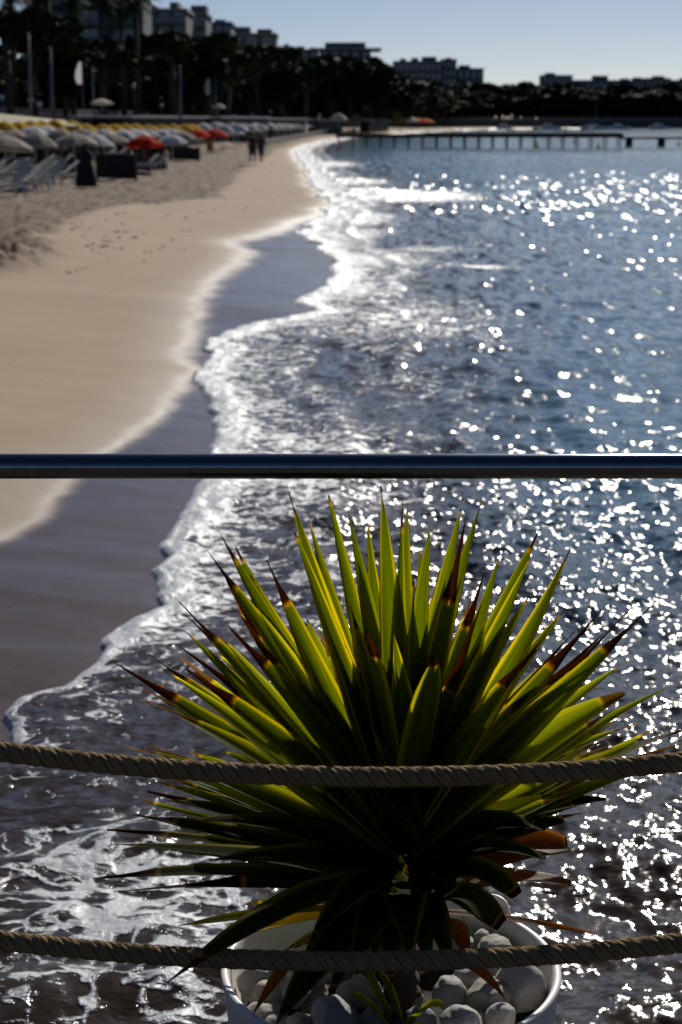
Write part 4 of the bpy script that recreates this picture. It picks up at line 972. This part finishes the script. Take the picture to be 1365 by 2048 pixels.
def leaf(px, py, dY, W=.040, brown=.12, arch=.04, base=None, blunt=0, mat=None, twist=0, name='leaf', label=None, bend=0, wpos=.33, fold=.15, Yabs=None):
    tip = atY(px, py, Yabs if Yabs else AX.y+dY)
    if base is None:
        rel = (tip-AX).normalized(); el = rel.z
        bz = AX.z + np.interp(el, [-1, -.3, 0, .4, 1], [-.17, -.12, -.07, -.02, .03])
        b0 = Vector((AX.x, AX.y, bz)) + Vector((rel.x, rel.y, 0))*.022
    else: b0 = base
    rb_ = random.Random(int(px*31+py*17)); mid = (b0+tip)/2 + Vector((0, 0, arch)) + Vector((bend+rb_.gauss(0, .012), rb_.gauss(0, .012), rb_.gauss(0, .010)))
    nS = 30; nC = 9; V = []; U = []; A = []; B = []; Fc = []
    prevside = None; L = (tip-b0).length; rr_ = random.Random(int(px*7+py*13))
    ripa, ripf = rr_.uniform(.0, .0035), rr_.uniform(4, 9)
    for i in range(nS+1):
        t_ = i/nS; p = b0*(1-t_)**2+mid*2*t_*(1-t_)+tip*t_*t_; T = ((mid-b0)*(1-t_)+(tip-mid)*t_).normalized()
        c = Vector((AX.x, AX.y, b0.z+.1)); inw = (Vector((0, 0, 1.0))*(.35+.65*(1-abs(T.z))) + (Vector((AX.x, AX.y, p.z))-p).normalized()*.9*max(abs(T.z), .15))
        inw += Vector((0, -.9*abs(T.z), .0))+Vector((0, 0, .25)) 
        n_ = inw - T*inw.dot(T)
        if n_.length < 1e-4: n_ = T.orthogonal()
        n_.normalize(); side = T.cross(n_).normalized()
        if prevside is not None and side.dot(prevside) < 0: side = -side; n_ = -n_
        if twist: R_ = Matrix.Rotation(twist*(.3+.7*t_), 3, T); side = R_ @ side; n_ = R_ @ n_
        else: pass
        prevside = side if not twist else prevside
        if t_ < wpos: wv = .62+.38*math.sin(PI/2*t_/wpos)
        else:
            q = (t_-wpos)/(1-wpos); wv = (1-q**1.55) if not blunt else (1-(q**2.6)*(1-.35*blunt))
        wv = max(wv, .0); hw = W*.68*wv
        if brown and t_ > 1-brown: 
            q = (t_-(1-brown))/brown; hw *= (1-.55*min(1, q*2.2)*(1-.3*q)) if not blunt else 1
        for k in range(nC):
            u = -1+2*k/(nC-1); fl = fold*(1+.8*(1-t_)); jit = rr_.uniform(-1, 1)*.02*hw if k in (0, nC-1) else 0
            off = side*(u*hw+jit) + n_*(abs(u)**1.6*hw*fl*1.6 + ripa*math.sin(t_*ripf+u*1.5)*t_) 
            V.append(tuple(p+off-YO)); U.append(u); A.append(t_); B.append(.5+(t_-(1-brown))*4 if brown else 0)
    for i in range(nS):
        for k in range(nC-1): a = i*nC+k; Fc.append((a, a+1, a+nC+1, a+nC))
    if mat is None and py > 1535: mat = M_SHADED   # lowest leaves take the darker copy: crown shade put into the colour
    me = bpy.data.meshes.new(name); me.from_pydata(V, [], Fc)
    for nm, arr in (('across', U), ('along', A), ('brown', B)): me.attributes.new(nm, 'FLOAT', 'POINT').data.foreach_set('value', arr)
    me.polygons.foreach_set('use_smooth', [True]*len(me.polygons))
    o = link(name, me, mat or M_LEAF, yroot)
    sol = o.modifiers.new('thick', 'SOLIDIFY'); sol.thickness = .0007; sol.offset = 0
    if label: o['label'] = label
    return o
# upper fan
for a in ((578, 985, .06, .046, .06), (590, 1065, .0, .044, .02), (658, 990, .10, .042, .02), (697, 1025, .05, .042, .01), (762, 972, .02, .048, .04), (806, 1000, .0, .046, .08), (815, 1010, .12, .040, .0),
          (860, 1052, .03, .044, .01), (438, 1062, .08, .042, .10), (413, 1098, .0, .044, .14), (472, 1095, .12, .040, .05), (533, 1120, .02, .046, .16), (452, 1160, .10, .042, .22), (360, 1203, .05, .044, .17),
          (372, 1232, .12, .040, .12), (374, 1265, .16, .036, .03), (483, 1233, -.05, .040, .22), (700, 1230, .10, .036, .10), (965, 1000, .10, .040, .01), (922, 1018, .05, .046, .01), (933, 1030, .0, .050, .27),
          (1087, 1043, .12, .042, .09), (1142, 1098, .02, .052, .04), (1060, 1116, .0, .044, .01), (970, 1143, .15, .046, .22), (1215, 1208, .14, .038, .28), (1314, 1203, .03, .054, .20), (1255, 1225, .10, .036, .35),
          (1010, 1195, .10, .044, .25), (1092, 1272, -.10, .050, .28), (968, 1195, -.02, .036, .40), (925, 1150, .08, .030, .35), (628, 1172, .04, .040, .20), (540, 1228, .12, .034, .18)):
    leaf(*a, arch=random.uniform(.0, .03))
for a in ((618, 1040, .12, .04, .02), (735, 1040, .14, .04, .02), (840, 1090, .14, .042, .02), (500, 1150, .1, .042, .03), (1000, 1110, .12, .042, .02), (560, 1180, .06, .044, .03), (900, 1110, .1, .044, .02), (410, 1290, .02, .046, .04), (1130, 1220, .08, .046, .03), (1060, 1190, .0, .05, .03)):
    leaf(*a, arch=random.uniform(.0, .03))
for a in ((224, 1322, .04, .050, .22), (298, 1308, .12, .040, .16), (290, 1400, -.02, .048, .20), (352, 1288, .16, .034, .30), (372, 1338, -.06, .058, .22), (455, 1250, -.10, .060, .22), (250, 1492, .06, .046, .12), (284, 1376, .16, .036, .14), (340, 1345, .02, .05, .03), (262, 1520, -.02, .050, .02),
          (1402, 1450, .10, .044, .22), (1275, 1448, .16, .040, .10), (1395, 1478, .05, .028, .5), (1190, 1245, .16, .034, .45), (1150, 1262, .2, .034, .5), (1240, 1240, .2, .036, .4)):
    leaf(*a, arch=random.uniform(.02, .06))
leaf(1250, 1388, -.02, .064, .10, arch=.05, blunt=.5); leaf(1140, 1392, .16, .05, .35, arch=.04)
# leaves leaning at the viewer
leaf(800, 1560, -.16, .06, .03, arch=.03, mat=M_SHADED); leaf(830, 1600, -.18, .06, .05, arch=.03, mat=M_SHADED); leaf(770, 1620, -.18, .06, .05, arch=.03, mat=M_SHADED)
leaf(738, 1268, -.20, .058, .13, arch=.05, blunt=.15); leaf(787, 1262, -.16, .052, .02, arch=.05); leaf(871, 1318, -.24, .066, .06, arch=.06, blunt=.15); leaf(700, 1205, -.02, .05, .12, arch=.03)
leaf(826, 1160, -.08, .046, .03); leaf(1075, 1300, -.18, .055, .25, arch=.05)
# lower left
for a in ((296, 1583, .10, .040, .16), (266, 1630, .02, .052, .16), (214, 1660, .14, .036, .22), (228, 1688, .06, .056, .08), (202, 1757, .0, .050, .20), (236, 1783, -.08, .052, .45), (330, 1600, .05, .06, .04), (420, 1720, -.2, .07, .05), (380, 1640, -.1, .06, .05)):
    leaf(*a, arch=random.uniform(.01, .05))
leaf(322, 1975, 0, .066, .14, arch=.10, Yabs=2.62, name='leaf'); leaf(548, 2058, 0, .072, .05, arch=.10, Yabs=2.80)
for q_ in ((782, 1975, .056, 2.93), (862, 1945, .05, 2.95), (655, 1995, .06, 2.90), (748, 1925, .06, 2.98), (600, 1930, .055, 2.98), (890, 1900, .05, 3.0), (835, 1890, .06, 3.0), (690, 1900, .06, 3.0)):
    leaf(q_[0], q_[1], 0, q_[2], .06, arch=.11, Yabs=q_[3])
leaf(905, 1955, 0, .055, .12, arch=.12, Yabs=2.92); leaf(700, 1950, 0, .07, .1, arch=.1, Yabs=2.86); leaf(820, 1930, 0, .07, .08, arch=.12, Yabs=2.90); leaf(620, 1880, 0, .07, .05, arch=.1, Yabs=2.84)
# lower right
for a in ((1212, 1598, .04, .050, .18), (1165, 1578, .14, .040, .05), (1128, 1642, .0, .058, .12), (1185, 1600, .12, .040, .03)):
    leaf(*a, arch=random.uniform(.02, .05), blunt=.3)
leaf(1136, 1690, .06, .075, .02, arch=.06, blunt=.9, mat=M_DEAD, label='broad dry orange leaf', twist=.5); leaf(1142, 1768, .0, .058, .02, arch=.05, blunt=.5, mat=M_DEAD, label='dry orange-brown leaf'); leaf(1092, 1718, -.12, .060, .02, arch=.06, blunt=.3)
leaf(1034, 1792, -.16, .066, .05, arch=.09, blunt=.8); leaf(1004, 1850, -.12, .070, .05, arch=.09, blunt=.8); leaf(1090, 1660, -.1, .06, .1, arch=.05, blunt=.6); leaf(1195, 1868, .12, .016, .0, arch=.03, mat=M_DEAD, label='thin dry strip of leaf hanging over the rim')
leaf(440, 1886, -.02, .034, .0, arch=.05, mat=M_YEL, label='yellow withered leaf touching the left rim'); leaf(450, 1842, .03, .036, .05, arch=.05, mat=M_YEL, label='pale yellow leaf over the left rim')
bs = Vector((AX.x-.14, AX.y-.12, RIM+.02))
leaf(505, 2030, 0, .020, .0, base=bs+Vector((-.08, 0, .04)), Yabs=3.0, mat=M_DEAD, label='dry leaf strip between the left pebbles'); leaf(566, 2022, 0, .022, .0, base=bs+Vector((-.02, 0, .05)), Yabs=2.98, mat=M_YEL, label='pale dry leaf pointing down at the left')
leaf(1012, 2000, 0, .020, .0, base=Vector((AX.x+.08, AX.y-.12, RIM+.06)), Yabs=3.02, mat=M_DEAD, label='dry leaf strip between the right pebbles'); leaf(935, 1925, 0, .035, .0, base=Vector((AX.x+.07, AX.y-.05, RIM+.10)), Yabs=3.05, mat=M_DEAD, label='brown dead leaf behind the lower rope')
# small shoot at the foot
sb = atY(800, 2015, 3.05); sb.z = RIM-.09
for px, py, Yv, W_ in ((884, 2012, 2.98, .040), (700, 1990, 3.0, .034), (745, 1940, 3.08, .026), (775, 2075, 2.93, .03), (728, 1925, 3.1, .02), (830, 2085, 2.94, .026)):
    leaf(px, py, 0, W_, .0, arch=.05, base=sb, Yabs=Yv, mat=M_LEAF, blunt=.5, name='shoot_leaf', wpos=.5)
# the rest of the rosette beyond the hundred largest leaves: one part
rf = random.Random(3); fill = []
main = [c for c in yroot.children if c.name.split('.')[0] == 'leaf' and 'label' not in c and c.data.materials[0] == M_LEAF]
excess = sum(1 for c in yroot.children if c.name.split('.')[0] == 'leaf')-100
print('LEAVES over 100:', excess)
main.sort(key=lambda c: max(v.co.length for v in c.data.vertices))
for c in main[:max(0, excess)]: c.modifiers.clear(); fill.append(c)
for i in range(220):
    az = i*2.39996; el = rf.uniform(-.75, 1.35); L = rf.uniform(.32, .58) if math.sin(az) > -.1 else rf.uniform(.24, .36)
    if i > 165: az = rf.uniform(.1, 3.04); el = rf.uniform(.15, 1.25); L = rf.uniform(.46, .62)
    t_ = AX+Vector((math.cos(az)*math.cos(el), math.sin(az)*math.cos(el)*.85, math.sin(el)))*L
    if t_.y < RY+.12 or (el < 0 and math.cos(az) > .15) or (math.sin(az) < -.2 and -.3 < el < 1.0): continue
    d = t_-Vector((0, 0, H)); dep = d.y*cp-d.z*sp_; px = 682.5+d.x/dep*F; py = 1024-(d.y*sp_+d.z*cp)/dep*F
    o = leaf(px, py, 0, rf.uniform(.032, .050), rf.choice([.03, .06, .16]), arch=.03, Yabs=t_.y, mat=M_SHADED if el < .35 else M_LEAF); o.modifiers.clear(); fill.append(o)
bmx = bmesh.new()
for o in fill:
    k0 = len(bmx.faces); bmx.from_mesh(o.data); bmx.faces.ensure_lookup_table()
    if o.data.materials[0] == M_SHADED:
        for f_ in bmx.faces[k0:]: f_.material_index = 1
mef = bpy.data.meshes.new('inner_leaves'); bmx.to_mesh(mef); bmx.free(); mef.polygons.foreach_set('use_smooth', [True]*len(mef.polygons))
for o in fill: bpy.data.objects.remove(o)
tag(link('inner_leaves', mef, M_LEAF, yroot), kind='stuff'); mef.materials.append(M_SHADED)
# trunk: ringed fibrous stem
mb = MB(); prof = []
for i in range(26):
    t_ = i/25; prof.append(((.036+.006*math.sin(i*1.9))*(1-.15*t_), t_*.24))
mb.lathe(prof, 28); v2 = []
for x, y, z in mb.v: q = 1+.16*mnoise.noise(Vector((x*60, y*60, z*14))); v2.append((x*q, y*q, z))
mb.v = v2; mb.build('stem', flat('fibrous yucca stem', (.13, .09, .06), .9, var=.4, scale=60, bmp=.01), yroot, True)
